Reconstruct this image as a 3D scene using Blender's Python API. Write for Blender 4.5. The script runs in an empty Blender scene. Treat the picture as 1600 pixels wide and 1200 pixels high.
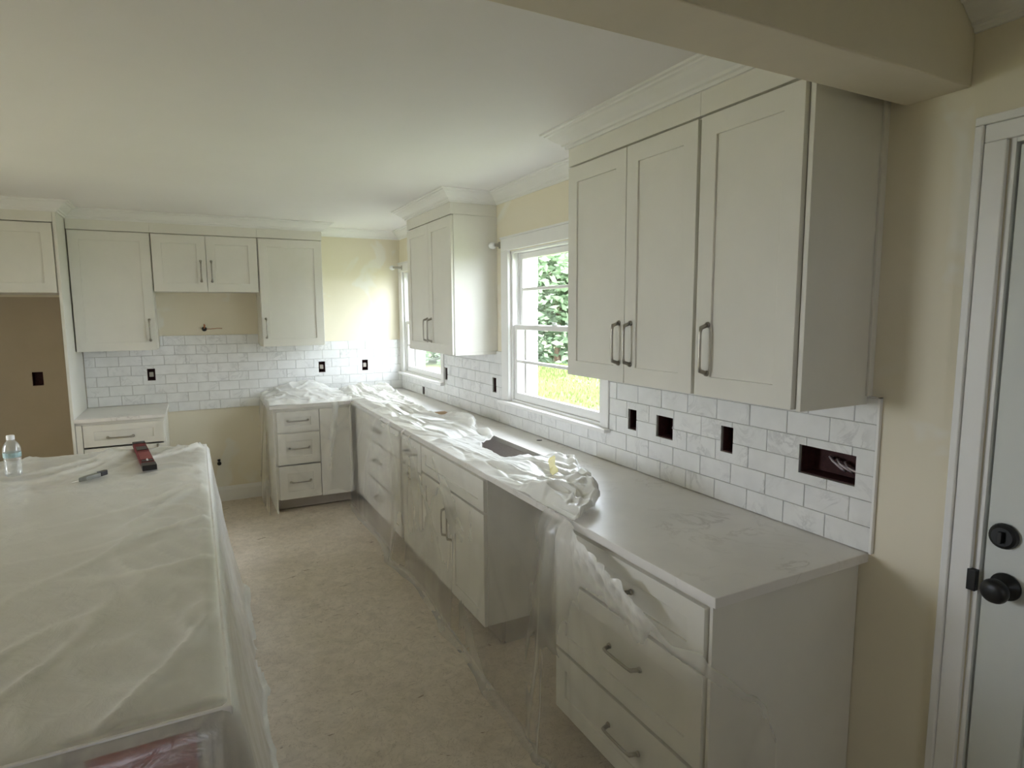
import bpy, bmesh, math, random
import numpy as np
from mathutils import Vector, Matrix

SC = bpy.context.scene
COL = SC.collection
random.seed(7)

# ------------------------------------------------------------------ camera
CX, CY, CZ, YAW, PITCH, ROLL, FPX = -1.82187, -1.10869, 1.66608, 0.47765, -0.11782, -0.00585, 952.901
_fw = Vector((math.sin(YAW) * math.cos(PITCH), math.cos(YAW) * math.cos(PITCH), math.sin(PITCH)))
_r = Vector((math.cos(YAW), -math.sin(YAW), 0))
_u = _r.cross(_fw)
_r2 = _r * math.cos(ROLL) + _u * math.sin(ROLL)
_u2 = -_r * math.sin(ROLL) + _u * math.cos(ROLL)
cd = bpy.data.cameras.new('camera')
cam = bpy.data.objects.new('camera', cd)
COL.objects.link(cam)
m = Matrix((_r2, _u2, -_fw)).transposed().to_4x4()
m.translation = (CX, CY, CZ)
cam.matrix_world = m
cd.sensor_width = 36
cd.sensor_fit = 'HORIZONTAL'
cd.lens = FPX / 1600 * 36
cd.clip_start = 0.02
cd.clip_end = 300
SC.camera = cam

# ------------------------------------------------------------------ world, sun, portals at windows and fill openings, exposure
W = bpy.data.worlds.new('sky')
SC.world = W
W.use_nodes = True
bgn = W.node_tree.nodes['Background']
bgn.inputs['Color'].default_value = (0.89, 0.96, 1.08, 1)     # bright overcast sky
bgn.inputs['Strength'].default_value = 3.8
W.cycles.sampling_method = 'MANUAL'
W.cycles.sample_map_resolution = 256

sd = bpy.data.lights.new('sun', 'SUN')
sd.energy = 3.4
sd.angle = math.radians(12)
sd.color = (1.0, 0.97, 0.88)
sun = bpy.data.objects.new('sun', sd)
COL.objects.link(sun)
sun.rotation_euler = Vector((-0.22, -0.30, 0.93)).to_track_quat('Z', 'Y').to_euler()


def portal(loc, sx, sy, direction):
    l = bpy.data.lights.new('window_portal', 'AREA')
    l.shape = 'RECTANGLE'
    l.size, l.size_y = sx, sy
    l.cycles.is_portal = True
    o = bpy.data.objects.new('window_portal', l)
    COL.objects.link(o)
    o.location = loc
    o.rotation_euler = Vector(direction).to_track_quat('-Z', 'Y').to_euler()


D = 4.7906                       # back wall
ZCEIL = 2.44
XL = -5.6                        # far left wall of the open room (never in view)
YF = -3.6                        # wall behind the camera
WIN = [(1.40, 2.42), (3.665, 4.685)]
WZ0, WZ1 = 1.085, 2.05
LEFT_FILL_OPEN = [(1.6, 2.8, 0.7, 2.1)]     # y0, y1, z0, z1; unseen opening added for fill light from the left
FRONT_FILL_OPEN = [(-2.65, -2.15, 1.35, 1.85)]  # x0, x1, z0, z1; unseen opening added to light faces towards the camera
for a, b in WIN:
    portal((0.22, (a + b) / 2, (WZ0 + WZ1) / 2), WZ1 - WZ0, b - a, (-1, 0, 0))
for a, b, c, d in LEFT_FILL_OPEN:
    portal((XL - 0.17, (a + b) / 2, (c + d) / 2), d - c, b - a, (1, 0, 0))

for a, b, c, d in FRONT_FILL_OPEN:
    portal(((a + b) / 2, YF - 0.14, (c + d) / 2), b - a, d - c, (0, 1, 0))
SC.view_settings.view_transform = 'Standard'
SC.view_settings.look = 'None'
SC.view_settings.exposure = 2.3
SC.view_settings.gamma = 1
SC.view_settings.use_curve_mapping = False
SC.cycles.max_bounces = 12
SC.cycles.diffuse_bounces = 7
SC.cycles.glossy_bounces = 4
SC.cycles.transmission_bounces = 8
SC.cycles.transparent_max_bounces = 24
SC.cycles.caustics_reflective = False
SC.cycles.caustics_refractive = False
SC.cycles.sample_clamp_indirect = 6
SC.cycles.use_denoising = True


# ------------------------------------------------------------------ materials
class NT:
    def __init__(self, name):
        self.m = bpy.data.materials.new(name)
        self.m.use_nodes = True
        self.t = self.m.node_tree
        self.t.nodes.clear()
        self.out = self.t.nodes.new('ShaderNodeOutputMaterial')

    def n(self, typ, **kw):
        nd = self.t.nodes.new(typ)
        for k, v in kw.items():
            if isinstance(k, str) and hasattr(nd, k) and k not in ('Scale',):
                setattr(nd, k, v)
        return nd

    def l(self, a, b):
        self.t.links.new(a, b)

    def coord(self, scale=(1, 1, 1), per_object=False):
        g = self.n('ShaderNodeNewGeometry')
        mp = self.n('ShaderNodeMapping')
        mp.inputs['Scale'].default_value = scale
        self.l(g.outputs['Position'], mp.inputs['Vector'])
        if per_object:
            oi = self.n('ShaderNodeObjectInfo')
            mul = self.n('ShaderNodeMath', operation='MULTIPLY')
            mul.inputs[1].default_value = 37.0
            self.l(oi.outputs['Random'], mul.inputs[0])
            cx = self.n('ShaderNodeCombineXYZ')
            for i in range(3):
                self.l(mul.outputs[0], cx.inputs[i])
            self.l(cx.outputs[0], mp.inputs['Location'])
        return mp.outputs['Vector']

    def noise(self, vec, scale, detail=4, rough=0.5, dist=0.0):
        t = self.n('ShaderNodeTexNoise')
        t.inputs['Scale'].default_value = scale
        t.inputs['Detail'].default_value = detail
        t.inputs['Roughness'].default_value = rough
        t.inputs['Distortion'].default_value = dist
        self.l(vec, t.inputs['Vector'])
        return t.outputs['Fac']

    def ramp(self, fac, stops):
        r = self.n('ShaderNodeValToRGB')
        e = r.color_ramp.elements
        while len(e) < len(stops):
            e.new(0.5)
        for el, (p, c) in zip(e, stops):
            el.position = p
            el.color = (*c, 1) if len(c) == 3 else c
        self.l(fac, r.inputs['Fac'])
        return r.outputs['Color']

    def mixc(self, fac, a, b, mode='MIX'):
        mx = self.n('ShaderNodeMix', data_type='RGBA', blend_type=mode)
        for s, v in ((mx.inputs[0], fac), (mx.inputs[6], a), (mx.inputs[7], b)):
            if hasattr(v, 'is_linked'):
                self.l(v, s)
            else:
                s.default_value = v if not isinstance(v, tuple) else (*v, 1)
        return mx.outputs[2]

    def bump(self, h, strength, dist=0.01):
        b = self.n('ShaderNodeBump')
        b.inputs['Strength'].default_value = strength
        b.inputs['Distance'].default_value = dist
        self.l(h, b.inputs['Height'])
        return b.outputs['Normal']

    def schlick(self, f0, normal=None):
        lw = self.n('ShaderNodeLayerWeight')
        if normal is not None:
            self.l(normal, lw.inputs['Normal'])
        pw = self.n('ShaderNodeMath', operation='POWER')
        pw.inputs[1].default_value = 5.0
        self.l(lw.outputs['Facing'], pw.inputs[0])
        ma = self.n('ShaderNodeMath', operation='MULTIPLY_ADD')
        ma.inputs[1].default_value = 1 - f0
        ma.inputs[2].default_value = f0
        self.l(pw.outputs[0], ma.inputs[0])
        return ma.outputs[0]

    def principled(self, color, rough=0.5, metal=0.0, spec=0.5, normal=None, **extra):
        p = self.n('ShaderNodeBsdfPrincipled')
        for nm, v in (('Base Color', color), ('Roughness', rough), ('Metallic', metal), ('Specular IOR Level', spec)):
            if hasattr(v, 'is_linked'):
                self.l(v, p.inputs[nm])
            else:
                p.inputs[nm].default_value = (*v, 1) if isinstance(v, tuple) else v
        for k, v in extra.items():
            p.inputs[k].default_value = v
        if normal is not None:
            self.l(normal, p.inputs['Normal'])
        self.l(p.outputs[0], self.out.inputs['Surface'])
        return p


def paint(name, col, rough=0.5, var=0.03, spec=0.4, scale=6.0, bump=0.02):
    t = NT(name)
    v = t.coord()
    f = t.noise(v, scale, 5, 0.6)
    lo = tuple(max(0, c * (1 - var)) for c in col)
    hi = tuple(min(1, c * (1 + var)) for c in col)
    c = t.ramp(f, [(0.3, lo), (0.7, hi)])
    b = t.bump(t.noise(v, 180, 2), bump, 0.003)
    t.principled(c, rough, 0, spec, b)
    return t.m


MATS = {}
MATS['cabinet'] = paint('cabinet_paint', (0.78, 0.758, 0.695), 0.42, 0.02)
MATS['ceiling'] = paint('ceiling_paint', (0.83, 0.81, 0.80), 0.8, 0.02, 0.2, 1.2)
MATS['trim'] = paint('trim_paint', (0.83, 0.82, 0.80), 0.4, 0.02)
MATS['door'] = paint('door_paint', (0.66, 0.68, 0.65), 0.45, 0.02)
MATS['beam'] = paint('beam_paint', (0.76, 0.70, 0.58), 0.8, 0.03, 0.2)
MATS['black'] = paint('black_metal', (0.012, 0.012, 0.012), 0.4, 0.2)
MATS['outdoor_white'] = paint('painted_brick', (0.52, 0.52, 0.51), 0.7, 0.05, 0.2, 30, 0.3)
MATS['frame_wood'] = paint('raw_wood', (0.30, 0.17, 0.10), 0.7, 0.25, 0.2, 25)
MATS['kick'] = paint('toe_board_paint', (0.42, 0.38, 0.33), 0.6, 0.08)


def wall_mat():
    t = NT('cream_wall_paint')
    v = t.coord()
    base = t.ramp(t.noise(v, 2.0, 4), [(0.3, (0.775, 0.715, 0.57)), (0.7, (0.81, 0.75, 0.61))])
    f = t.noise(v, 2.6, 3, 0.55, 0.6)                     # patches of joint compound
    patch = t.ramp(f, [(0.60, (0, 0, 0)), (0.66, (1, 1, 1))])
    c = t.mixc(patch, base, (0.82, 0.79, 0.70))
    b = t.bump(t.noise(v, 140, 2), 0.04, 0.003)
    t.principled(c, 0.75, 0, 0.25, b)
    return t.m


MATS['wall'] = wall_mat()
MATS['tan'] = paint('bare_tan_wall', (0.50, 0.42, 0.31), 0.8, 0.04, 0.2, 4.0)  # darker tan carries the shade of the fridge recess in its colour


def floor_mat():
    t = NT('dusty_subfloor')
    v = t.coord()
    a = t.noise(v, 2.2, 6, 0.65, 0.4)
    base = t.ramp(a, [(0.25, (0.60, 0.52, 0.425)), (0.5, (0.69, 0.605, 0.505)), (0.75, (0.76, 0.68, 0.58))])
    b2 = t.noise(v, 16, 6, 0.7, 0.8)
    dust = t.ramp(b2, [(0.3, (0.82, 0.82, 0.82)), (0.6, (1, 1, 1))])
    c = t.mixc(1.0, base, dust, 'MULTIPLY')
    v2 = t.coord((6, 14, 1))
    sp = t.noise(v2, 1.6, 4, 0.6, 1.0)
    spots = t.ramp(sp, [(0.66, (0, 0, 0)), (0.73, (0.8, 0.8, 0.8))])
    c = t.mixc(spots, c, (0.20, 0.14, 0.10))
    wv = t.noise(t.coord((3, 3, 1)), 3.1, 5, 0.6, 2.5)
    lines = t.ramp(wv, [(0.49, (0, 0, 0)), (0.5, (0.55, 0.55, 0.55)), (0.51, (0, 0, 0))])
    c = t.mixc(lines, c, (0.25, 0.18, 0.13))
    t.principled(c, 0.85, 0, 0.2, t.bump(b2, 0.25, 0.004))
    return t.m


MATS['floor'] = floor_mat()


def marble(name, base, vein, amount, scale, per_object, rough, wid=0.03):
    t = NT(name)
    v = t.coord((1, 1, 1), per_object)
    w = t.noise(v, scale, 6, 0.6, 1.6)
    line = t.ramp(w, [(0.5 - wid, (0, 0, 0)), (0.5, (1, 1, 1)), (0.5 + wid, (0, 0, 0))])
    msk = t.ramp(t.noise(v, scale * 0.7, 3, 0.5), [(0.48, (0, 0, 0)), (0.66, (amount,) * 3)])
    f = t.mixc(1.0, line, msk, 'MULTIPLY')
    cloud = t.ramp(t.noise(v, scale * 1.5, 4), [(0.35, tuple(c * 0.93 for c in base)), (0.65, base)])
    c = t.mixc(f, cloud, vein)
    t.principled(c, rough, 0, 0.5)
    return t.m


MATS['tile'] = marble('marble_tile', (0.83, 0.83, 0.815), (0.56, 0.56, 0.55), 0.7, 8.0, True, 0.24, 0.06)
MATS['quartz'] = marble('quartz_top', (0.82, 0.79, 0.755), (0.46, 0.42, 0.38), 0.6, 3.4, False, 0.33, 0.028)
MATS['grout'] = paint('grout', (0.60, 0.585, 0.55), 0.9, 0.08, 0.1, 40)


def metal(name, col, rough):
    t = NT(name)
    f = t.noise(t.coord((1, 1, 12)), 30, 3)
    c = t.ramp(f, [(0.3, tuple(x * 0.9 for x in col)), (0.7, col)])
    t.principled(c, rough, 1.0, 0.5)
    return t.m


MATS['nickel'] = metal('brushed_nickel', (0.42, 0.39, 0.34), 0.32)
MATS['alu'] = metal('storm_window_aluminium', (0.30, 0.28, 0.26), 0.5)
MATS['steel'] = metal('stainless_steel', (0.80, 0.76, 0.74), 0.6)
MATS['boxin'] = paint('box_interior', (0.055, 0.018, 0.016), 0.6, 0.3, 0.2, 50)
MATS['wire'] = paint('pale_cable', (0.52, 0.45, 0.46), 0.5, 0.1)
MATS['copper'] = metal('copper_wire', (0.55, 0.25, 0.13), 0.4)
MATS['red'] = paint('red_plastic', (0.13, 0.02, 0.02), 0.65, 0.15, 0.2, 30)
MATS['redpale'] = paint('pale_red_label', (0.24, 0.075, 0.07), 0.7, 0.1, 0.2, 60)
MATS['redpaper'] = paint('red_paper', (0.40, 0.035, 0.02), 0.7, 0.35, 0.2, 14)
MATS['darkpl'] = paint('dark_plastic', (0.02, 0.017, 0.015), 0.45, 0.2)
MATS['knife'] = paint('knife_grey', (0.17, 0.17, 0.14), 0.35, 0.2)
MATS['tape'] = paint('yellow_tape', (0.72, 0.62, 0.22), 0.6, 0.1)
MATS['card'] = paint('cardboard', (0.50, 0.33, 0.20), 0.8, 0.15, 0.2, 20)
MATS['capw'] = paint('white_cap', (0.80, 0.80, 0.79), 0.4, 0.02)
MATS['label'] = paint('bottle_label', (0.30, 0.42, 0.42), 0.5, 0.3, 0.4, 60)
MATS['bark'] = paint('bark', (0.16, 0.11, 0.075), 0.9, 0.3, 0.1, 12, 0.4)


def film_mat(name, opacity, tint, rough, scale=24.0, f0=0.05, bmp=0.12):
    """thin polythene: mostly see-through, a little milky, shiny on its creases; the 'layers' attribute says how bunched it is"""
    t = NT(name)
    v = t.coord()
    at = t.n('ShaderNodeAttribute')
    at.attribute_name = 'layers'
    nb = t.noise(v, scale, 5, 0.6, 0.7)
    nrm = t.bump(nb, bmp, 0.012)
    df = t.n('ShaderNodeBsdfDiffuse')
    df.inputs['Color'].default_value = (*tint, 1)
    t.l(nrm, df.inputs['Normal'])
    tl = t.n('ShaderNodeBsdfTranslucent')
    tl.inputs['Color'].default_value = (*tint, 1)
    t.l(nrm, tl.inputs['Normal'])
    m1 = t.n('ShaderNodeMixShader')
    m1.inputs[0].default_value = 0.18
    t.l(df.outputs[0], m1.inputs[1])
    t.l(tl.outputs[0], m1.inputs[2])
    tr = t.n('ShaderNodeBsdfTransparent')
    tr.inputs['Color'].default_value = (0.97, 0.965, 0.95, 1)
    # milky share = opacity + layers, varied by streaks
    st = t.noise(t.coord((9, 9, 2.2)), 1.0, 4, 0.6, 0.8)
    ma = t.n('ShaderNodeMath', operation='MULTIPLY_ADD')
    ma.inputs[1].default_value = 0.10
    ma.inputs[2].default_value = opacity - 0.05
    t.l(st, ma.inputs[0])
    ad = t.n('ShaderNodeMath', operation='ADD')
    ad.use_clamp = True
    t.l(ma.outputs[0], ad.inputs[0])
    t.l(at.outputs['Fac'], ad.inputs[1])
    m2 = t.n('ShaderNodeMixShader')
    t.l(ad.outputs[0], m2.inputs[0])
    t.l(tr.outputs[0], m2.inputs[1])
    t.l(m1.outputs[0], m2.inputs[2])
    gl = t.n('ShaderNodeBsdfGlossy')
    gl.inputs['Roughness'].default_value = rough
    gl.inputs['Color'].default_value = (0.95, 0.95, 0.95, 1)
    t.l(nrm, gl.inputs['Normal'])
    m3 = t.n('ShaderNodeMixShader')
    t.l(t.schlick(f0), m3.inputs[0])
    t.l(m2.outputs[0], m3.inputs[1])
    t.l(gl.outputs[0], m3.inputs[2])
    t.l(m3.outputs[0], t.out.inputs['Surface'])
    return t.m


MATS['film'] = film_mat('clear_polythene', 0.055, (0.93, 0.92, 0.89), 0.30)
MATS['film_island'] = film_mat('island_polythene', 0.40, (0.80, 0.78, 0.72), 0.30, 15.0, 0.07, 0.35)


def glass_mat(name, tint, f):
    t = NT(name)
    tr = t.n('ShaderNodeBsdfTransparent')
    tr.inputs['Color'].default_value = (*tint, 1)
    gl = t.n('ShaderNodeBsdfGlossy')
    gl.inputs['Roughness'].default_value = 0.03
    n = t.noise(t.coord(), 3.0, 2)
    nr = t.bump(n, 0.02, 0.01)
    t.l(nr, gl.inputs['Normal'])
    mx = t.n('ShaderNodeMixShader')
    t.l(t.schlick(f), mx.inputs[0])
    t.l(tr.outputs[0], mx.inputs[1])
    t.l(gl.outputs[0], mx.inputs[2])
    t.l(mx.outputs[0], t.out.inputs['Surface'])
    return t.m


MATS['glass'] = glass_mat('window_glass', (0.98, 0.99, 0.985), 0.04)


def bottle_mat():
    t = NT('clear_bottle_plastic')
    tr = t.n('ShaderNodeBsdfTransparent')
    tr.inputs['Color'].default_value = (0.88, 0.90, 0.89, 1)
    gl = t.n('ShaderNodeBsdfGlossy')
    gl.inputs['Roughness'].default_value = 0.12
    df = t.n('ShaderNodeBsdfTranslucent')
    n = t.noise(t.coord((1, 1, 6)), 30, 2)
    df.inputs['Color'].default_value = (0.75, 0.74, 0.72, 1)
    t.l(t.bump(n, 0.4, 0.004), gl.inputs['Normal'])
    m0 = t.n('ShaderNodeMixShader')
    m0.inputs[0].default_value = 0.28
    t.l(tr.outputs[0], m0.inputs[1])
    t.l(df.outputs[0], m0.inputs[2])
    m1 = t.n('ShaderNodeMixShader')
    m1.inputs[0].default_value = 0.16
    t.l(m0.outputs[0], m1.inputs[1])
    t.l(gl.outputs[0], m1.inputs[2])
    t.l(m1.outputs[0], t.out.inputs['Surface'])
    return t.m


MATS['bottle'] = bottle_mat()


def leaf_mat(name, a, b, c, tr=0.35):
    t = NT(name)
    g = t.n('ShaderNodeNewGeometry')
    f = t.noise(t.coord(), 0.55, 3)
    c0 = t.ramp(g.outputs['Random Per Island'], [(0.0, a), (0.6, b), (1.0, c)])
    c1 = t.mixc(f, c0, b)
    df = t.n('ShaderNodeBsdfDiffuse')
    tl = t.n('ShaderNodeBsdfTranslucent')
    t.l(c1, df.inputs['Color'])
    t.l(c1, tl.inputs['Color'])
    mx = t.n('ShaderNodeMixShader')
    mx.inputs[0].default_value = tr
    t.l(df.outputs[0], mx.inputs[1])
    t.l(tl.outputs[0], mx.inputs[2])
    t.l(mx.outputs[0], t.out.inputs['Surface'])
    return t.m


MATS['leaf'] = leaf_mat('tree_leaves', (0.12, 0.18, 0.10), (0.24, 0.33, 0.20), (0.42, 0.50, 0.36))
MATS['grass'] = leaf_mat('grass_blades', (0.125, 0.165, 0.055), (0.19, 0.23, 0.085), (0.27, 0.305, 0.14))
MATS['lawn'] = paint('lawn_soil', (0.16, 0.18, 0.09), 0.95, 0.3, 0.05, 3.0, 0.3)


# ------------------------------------------------------------------ mesh helpers
def mesh_obj(name, bm, mat, parent=None, bevel=0.0, smooth=False, seg=2):
    bmesh.ops.recalc_face_normals(bm, faces=bm.faces)
    me = bpy.data.meshes.new(name)
    bm.to_mesh(me)
    bm.free()
    return mesh_from(name, me, mat, parent, bevel, smooth, seg)


def mesh_from(name, me, mat, parent=None, bevel=0.0, smooth=False, seg=2):
    if mat is not None:
        me.materials.append(MATS[mat] if isinstance(mat, str) else mat)
    if smooth:
        for p in me.polygons:
            p.use_smooth = True
    o = bpy.data.objects.new(name, me)
    COL.objects.link(o)
    if parent is not None:
        o.parent = parent
        o.matrix_parent_inverse = parent_inv(parent)
    if bevel > 0:
        md = o.modifiers.new('bevel', 'BEVEL')
        md.width = bevel
        md.segments = seg
        md.limit_method = 'ANGLE'
        md.angle_limit = math.radians(40)
        md.harden_normals = False
    return o


def parent_inv(p):
    mw = Matrix.Identity(4)
    chain = []
    q = p
    while q is not None:
        chain.append(q)
        q = q.parent
    for q in reversed(chain):
        mw = mw @ (q.matrix_parent_inverse if q.parent else Matrix.Identity(4)) @ Matrix.LocRotScale(q.location, q.rotation_euler, q.scale)
    return mw.inverted()


def thing(name, loc, label, cat, group=None):
    o = bpy.data.objects.new(name, None)
    COL.objects.link(o)
    o.location = loc
    o.empty_display_size = 0.1
    tag(o, label, cat, group)
    return o


def tag(o, label=None, cat=None, group=None, kind=None):
    if label:
        o['label'] = label
    if cat:
        o['category'] = cat
    if group:
        o['group'] = group
    if kind:
        o['kind'] = kind
    return o


def struct(o, label=None, cat=None):
    o['kind'] = 'structure'
    return tag(o, label, cat)


def box(bm, lo, hi):
    xs = (min(lo[0], hi[0]), max(lo[0], hi[0]))
    ys = (min(lo[1], hi[1]), max(lo[1], hi[1]))
    zs = (min(lo[2], hi[2]), max(lo[2], hi[2]))
    v = [bm.verts.new((x, y, z)) for x in xs for y in ys for z in zs]
    for f in ((0, 1, 3, 2), (4, 6, 7, 5), (0, 4, 5, 1), (2, 3, 7, 6), (0, 2, 6, 4), (1, 5, 7, 3)):
        bm.faces.new([v[i] for i in f])
    return v


def boxes(name, lst, mat, parent=None, bevel=0.0):
    bm = bmesh.new()
    for lo, hi in lst:
        box(bm, lo, hi)
    return mesh_obj(name, bm, mat, parent, bevel)


def plate(bm, rect, holes, t0, t1, mp):
    """slab over rect=(a0,a1,b0,b1) with rectangular holes, thickness t0..t1, mapped to the world by mp(a,b,t)"""
    a0, a1, b0, b1 = rect
    As = sorted({a0, a1} | {min(max(h[i], a0), a1) for h in holes for i in (0, 1)})
    Bs = sorted({b0, b1} | {min(max(h[i], b0), b1) for h in holes for i in (2, 3)})

    def solid(i, j):
        if i < 0 or j < 0 or i >= len(As) - 1 or j >= len(Bs) - 1:
            return False
        ca, cb = (As[i] + As[i + 1]) / 2, (Bs[j] + Bs[j + 1]) / 2
        return not any(h[0] < ca < h[1] and h[2] < cb < h[3] for h in holes)
    V = {}

    def vt(i, j, k):
        if (i, j, k) not in V:
            V[(i, j, k)] = bm.verts.new(mp(As[i], Bs[j], (t0, t1)[k]))
        return V[(i, j, k)]
    n = 0
    for i in range(len(As) - 1):
        for j in range(len(Bs) - 1):
            if not solid(i, j):
                continue
            n += 1
            bm.faces.new([vt(i, j, 0), vt(i + 1, j, 0), vt(i + 1, j + 1, 0), vt(i, j + 1, 0)])
            bm.faces.new([vt(i, j, 1), vt(i, j + 1, 1), vt(i + 1, j + 1, 1), vt(i + 1, j, 1)])
            for (di, dj, p, q) in ((-1, 0, (0, 0), (0, 1)), (1, 0, (1, 0), (1, 1)), (0, -1, (0, 0), (1, 0)), (0, 1, (0, 1), (1, 1))):
                if not solid(i + di, j + dj):
                    bm.faces.new([vt(i + p[0], j + p[1], 0), vt(i + q[0], j + q[1], 0), vt(i + q[0], j + q[1], 1), vt(i + p[0], j + p[1], 1)])
    return n


def tube(bm, pts, r, seg=8, cap=True):
    pts = [Vector(p) for p in pts]
    rings = []
    up = Vector((0, 0, 1))
    for i, p in enumerate(pts):
        d = (pts[min(i + 1, len(pts) - 1)] - pts[max(i - 1, 0)]).normalized()
        a = d.cross(up)
        if a.length < 1e-3:
            a = d.cross(Vector((1, 0, 0)))
        a.normalize()
        if i and a.dot(pa) < 0:
            a = -a
        pa = a
        b = a.cross(d)
        rr = r[i] if isinstance(r, (list, tuple)) else r
        rings.append([bm.verts.new(p + (a * math.cos(2 * math.pi * k / seg) + b * math.sin(2 * math.pi * k / seg)) * rr) for k in range(seg)])
    for x, y in zip(rings, rings[1:]):
        for k in range(seg):
            bm.faces.new([x[k], x[(k + 1) % seg], y[(k + 1) % seg], y[k]])
    if cap:
        bm.faces.new(rings[0][::-1])
        bm.faces.new(rings[-1])


def lathe(bm, prof, mp, seg=20, cap0=True, cap1=True):
    rings = [[bm.verts.new(mp(r * math.cos(2 * math.pi * k / seg), r * math.sin(2 * math.pi * k / seg), h)) for k in range(seg)] for r, h in prof]
    for x, y in zip(rings, rings[1:]):
        for k in range(seg):
            bm.faces.new([x[k], x[(k + 1) % seg], y[(k + 1) % seg], y[k]])
    if cap0:
        bm.faces.new(rings[0])
    if cap1:
        bm.faces.new(rings[-1])


# wall-local frames: a along the wall, b out from the wall, c up
FR = lambda a, b, c: (-b, a, c)              # right wall (x = 0)
FB = lambda a, b, c: (a, D - b, c)           # back wall (y = D)


def lbox(bm, F, a, b, c):
    box(bm, F(a[0], b[0], c[0]), F(a[1], b[1], c[1]))


# ------------------------------------------------------------------ numeric noise for the plastic film
_rng = np.random.RandomState(11)
_P = _rng.rand(256, 256)


def vn(x, y):
    xi, yi = np.floor(x).astype(int), np.floor(y).astype(int)
    fx, fy = x - xi, y - yi
    fx, fy = fx * fx * (3 - 2 * fx), fy * fy * (3 - 2 * fy)
    a, b = _P[xi & 255, yi & 255], _P[(xi + 1) & 255, yi & 255]
    c, d = _P[xi & 255, (yi + 1) & 255], _P[(xi + 1) & 255, (yi + 1) & 255]
    return (a * (1 - fx) + b * fx) * (1 - fy) + (c * (1 - fx) + d * fx) * fy


def ridge(x, y, oct=3, p=1.6):
    s = np.zeros_like(x, dtype=float)
    w, tot = 1.0, 0.0
    for o in range(oct):
        n = vn(x + 17.3 * o, y + 9.1 * o)
        s += w * (1 - np.abs(2 * n - 1)) ** p
        tot += w
        w *= 0.5
        x, y = x * 2.03 + 0.3 * y, y * 2.03 - 0.3 * x
    return s / tot


def cells(x, y):
    """sharp facets: distance between the two nearest random sites"""
    xi, yi = np.floor(x).astype(int), np.floor(y).astype(int)
    f1 = np.full(x.shape, 9.0)
    f2 = np.full(x.shape, 9.0)
    for dx in (-1, 0, 1):
        for dy in (-1, 0, 1):
            px = xi + dx + _P[(xi + dx) & 255, (yi + dy) & 255]
            py = yi + dy + _P[(yi + dy + 91) & 255, (xi + dx + 37) & 255]
            d = np.hypot(px - x, py - y)
            f2 = np.where(d < f1, f1, np.minimum(f2, d))
            f1 = np.minimum(f1, d)
    return f1, f2


def grid_mesh(name, P3, layers, keep=None, mat=None, parent=None):
    ni, nj = P3.shape[:2]
    idx = np.arange(ni * nj).reshape(ni, nj)
    q = np.stack([idx[:-1, :-1], idx[1:, :-1], idx[1:, 1:], idx[:-1, 1:]], -1).reshape(-1, 4)
    if keep is not None:
        k = keep[:-1, :-1] & keep[1:, :-1] & keep[1:, 1:] & keep[:-1, 1:]
        q = q[k.reshape(-1)]
    return P3.reshape(-1, 3), q, layers.reshape(-1)


def film_object(name, grids, mat):
    vs, fs, ls, off = [], [], [], 0
    for v, q, l in grids:
        used = np.unique(q)
        remap = -np.ones(len(v), int)
        remap[used] = np.arange(len(used))
        vs.append(v[used])
        fs.append(remap[q] + off)
        ls.append(l[used])
        off += len(used)
    v, f, l = np.concatenate(vs), np.concatenate(fs), np.concatenate(ls)
    me = bpy.data.meshes.new(name)
    me.from_pydata(v.tolist(), [], f.tolist())
    at = me.attributes.new('layers', 'FLOAT', 'POINT')
    at.data.foreach_set('value', l.astype(np.float32))
    return mesh_from(name, me, mat, None, 0, True)


# ================================================================== SETTING
# electrical cut-outs:  (wall, a0, a1, z0, z1)
BOX_R = [(0.052, 0.255, 1.114, 1.212), (0.545, 0.606, 1.117, 1.219), (0.878, 0.985, 1.108, 1.205), (1.124, 1.186, 1.108, 1.205),
         (2.622, 2.682, 1.115, 1.217), (3.535, 3.592, 1.115, 1.215), (4.105, 4.165, 0.928, 0.996)]
BOX_B = [(-2.195, -2.137, 1.112, 1.212), (-0.812, -0.752, 1.112, 1.214), (-0.405, -0.347, 1.112, 1.214), (-2.965, -2.895, 1.115, 1.222)]

bm = bmesh.new()
plate(bm, (YF, D + 0.2, -0.3, 2.75), [(a, b, WZ0, WZ1) for a, b in WIN] + BOX_R + [(-1.205, -0.285, -0.02, 2.09)], -0.11, 0.0, lambda a, c, t: FR(a, t, c))
struct(mesh_obj('wall_right', bm, 'wall'))
wr = bpy.data.objects['wall_right']
bm = bmesh.new()
plate(bm, (XL - 0.2, 0.11, -0.3, 2.75), BOX_B, -0.11, 0.0, lambda a, c, t: FB(a, t, c))
wb = struct(mesh_obj('wall_back', bm, 'wall'))
bm = bmesh.new()
plate(bm, (YF - 0.1, D + 0.2, -0.3, 2.75), LEFT_FILL_OPEN, XL - 0.15, XL, lambda a, b, t: (t, a, b))
struct(mesh_obj('wall_left', bm, 'wall'))
bm = bmesh.new()
plate(bm, (XL, 0.11, -0.3, 2.75), FRONT_FILL_OPEN, YF - 0.12, YF, lambda a, b, t: (a, t, b))
struct(mesh_obj('wall_front', bm, 'wall'))
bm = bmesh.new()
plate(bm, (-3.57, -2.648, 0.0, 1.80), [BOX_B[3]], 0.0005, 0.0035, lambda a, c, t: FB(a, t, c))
mesh_obj('recess_lining', bm, 'tan', wb)  # added sheet over the cream wall, recess shade put into its colour
struct(boxes('wall_pantry', [((-3.70, 3.0, 0), (-3.575, D, ZCEIL))], 'wall'))  # unseen wall added to block side light from the fridge recess
struct(boxes('wall_partition', [((XL, -0.186, 0), (-3.1, -0.022, 2.235))], 'wall'))  # unseen partition added to keep light out of the near room
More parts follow.
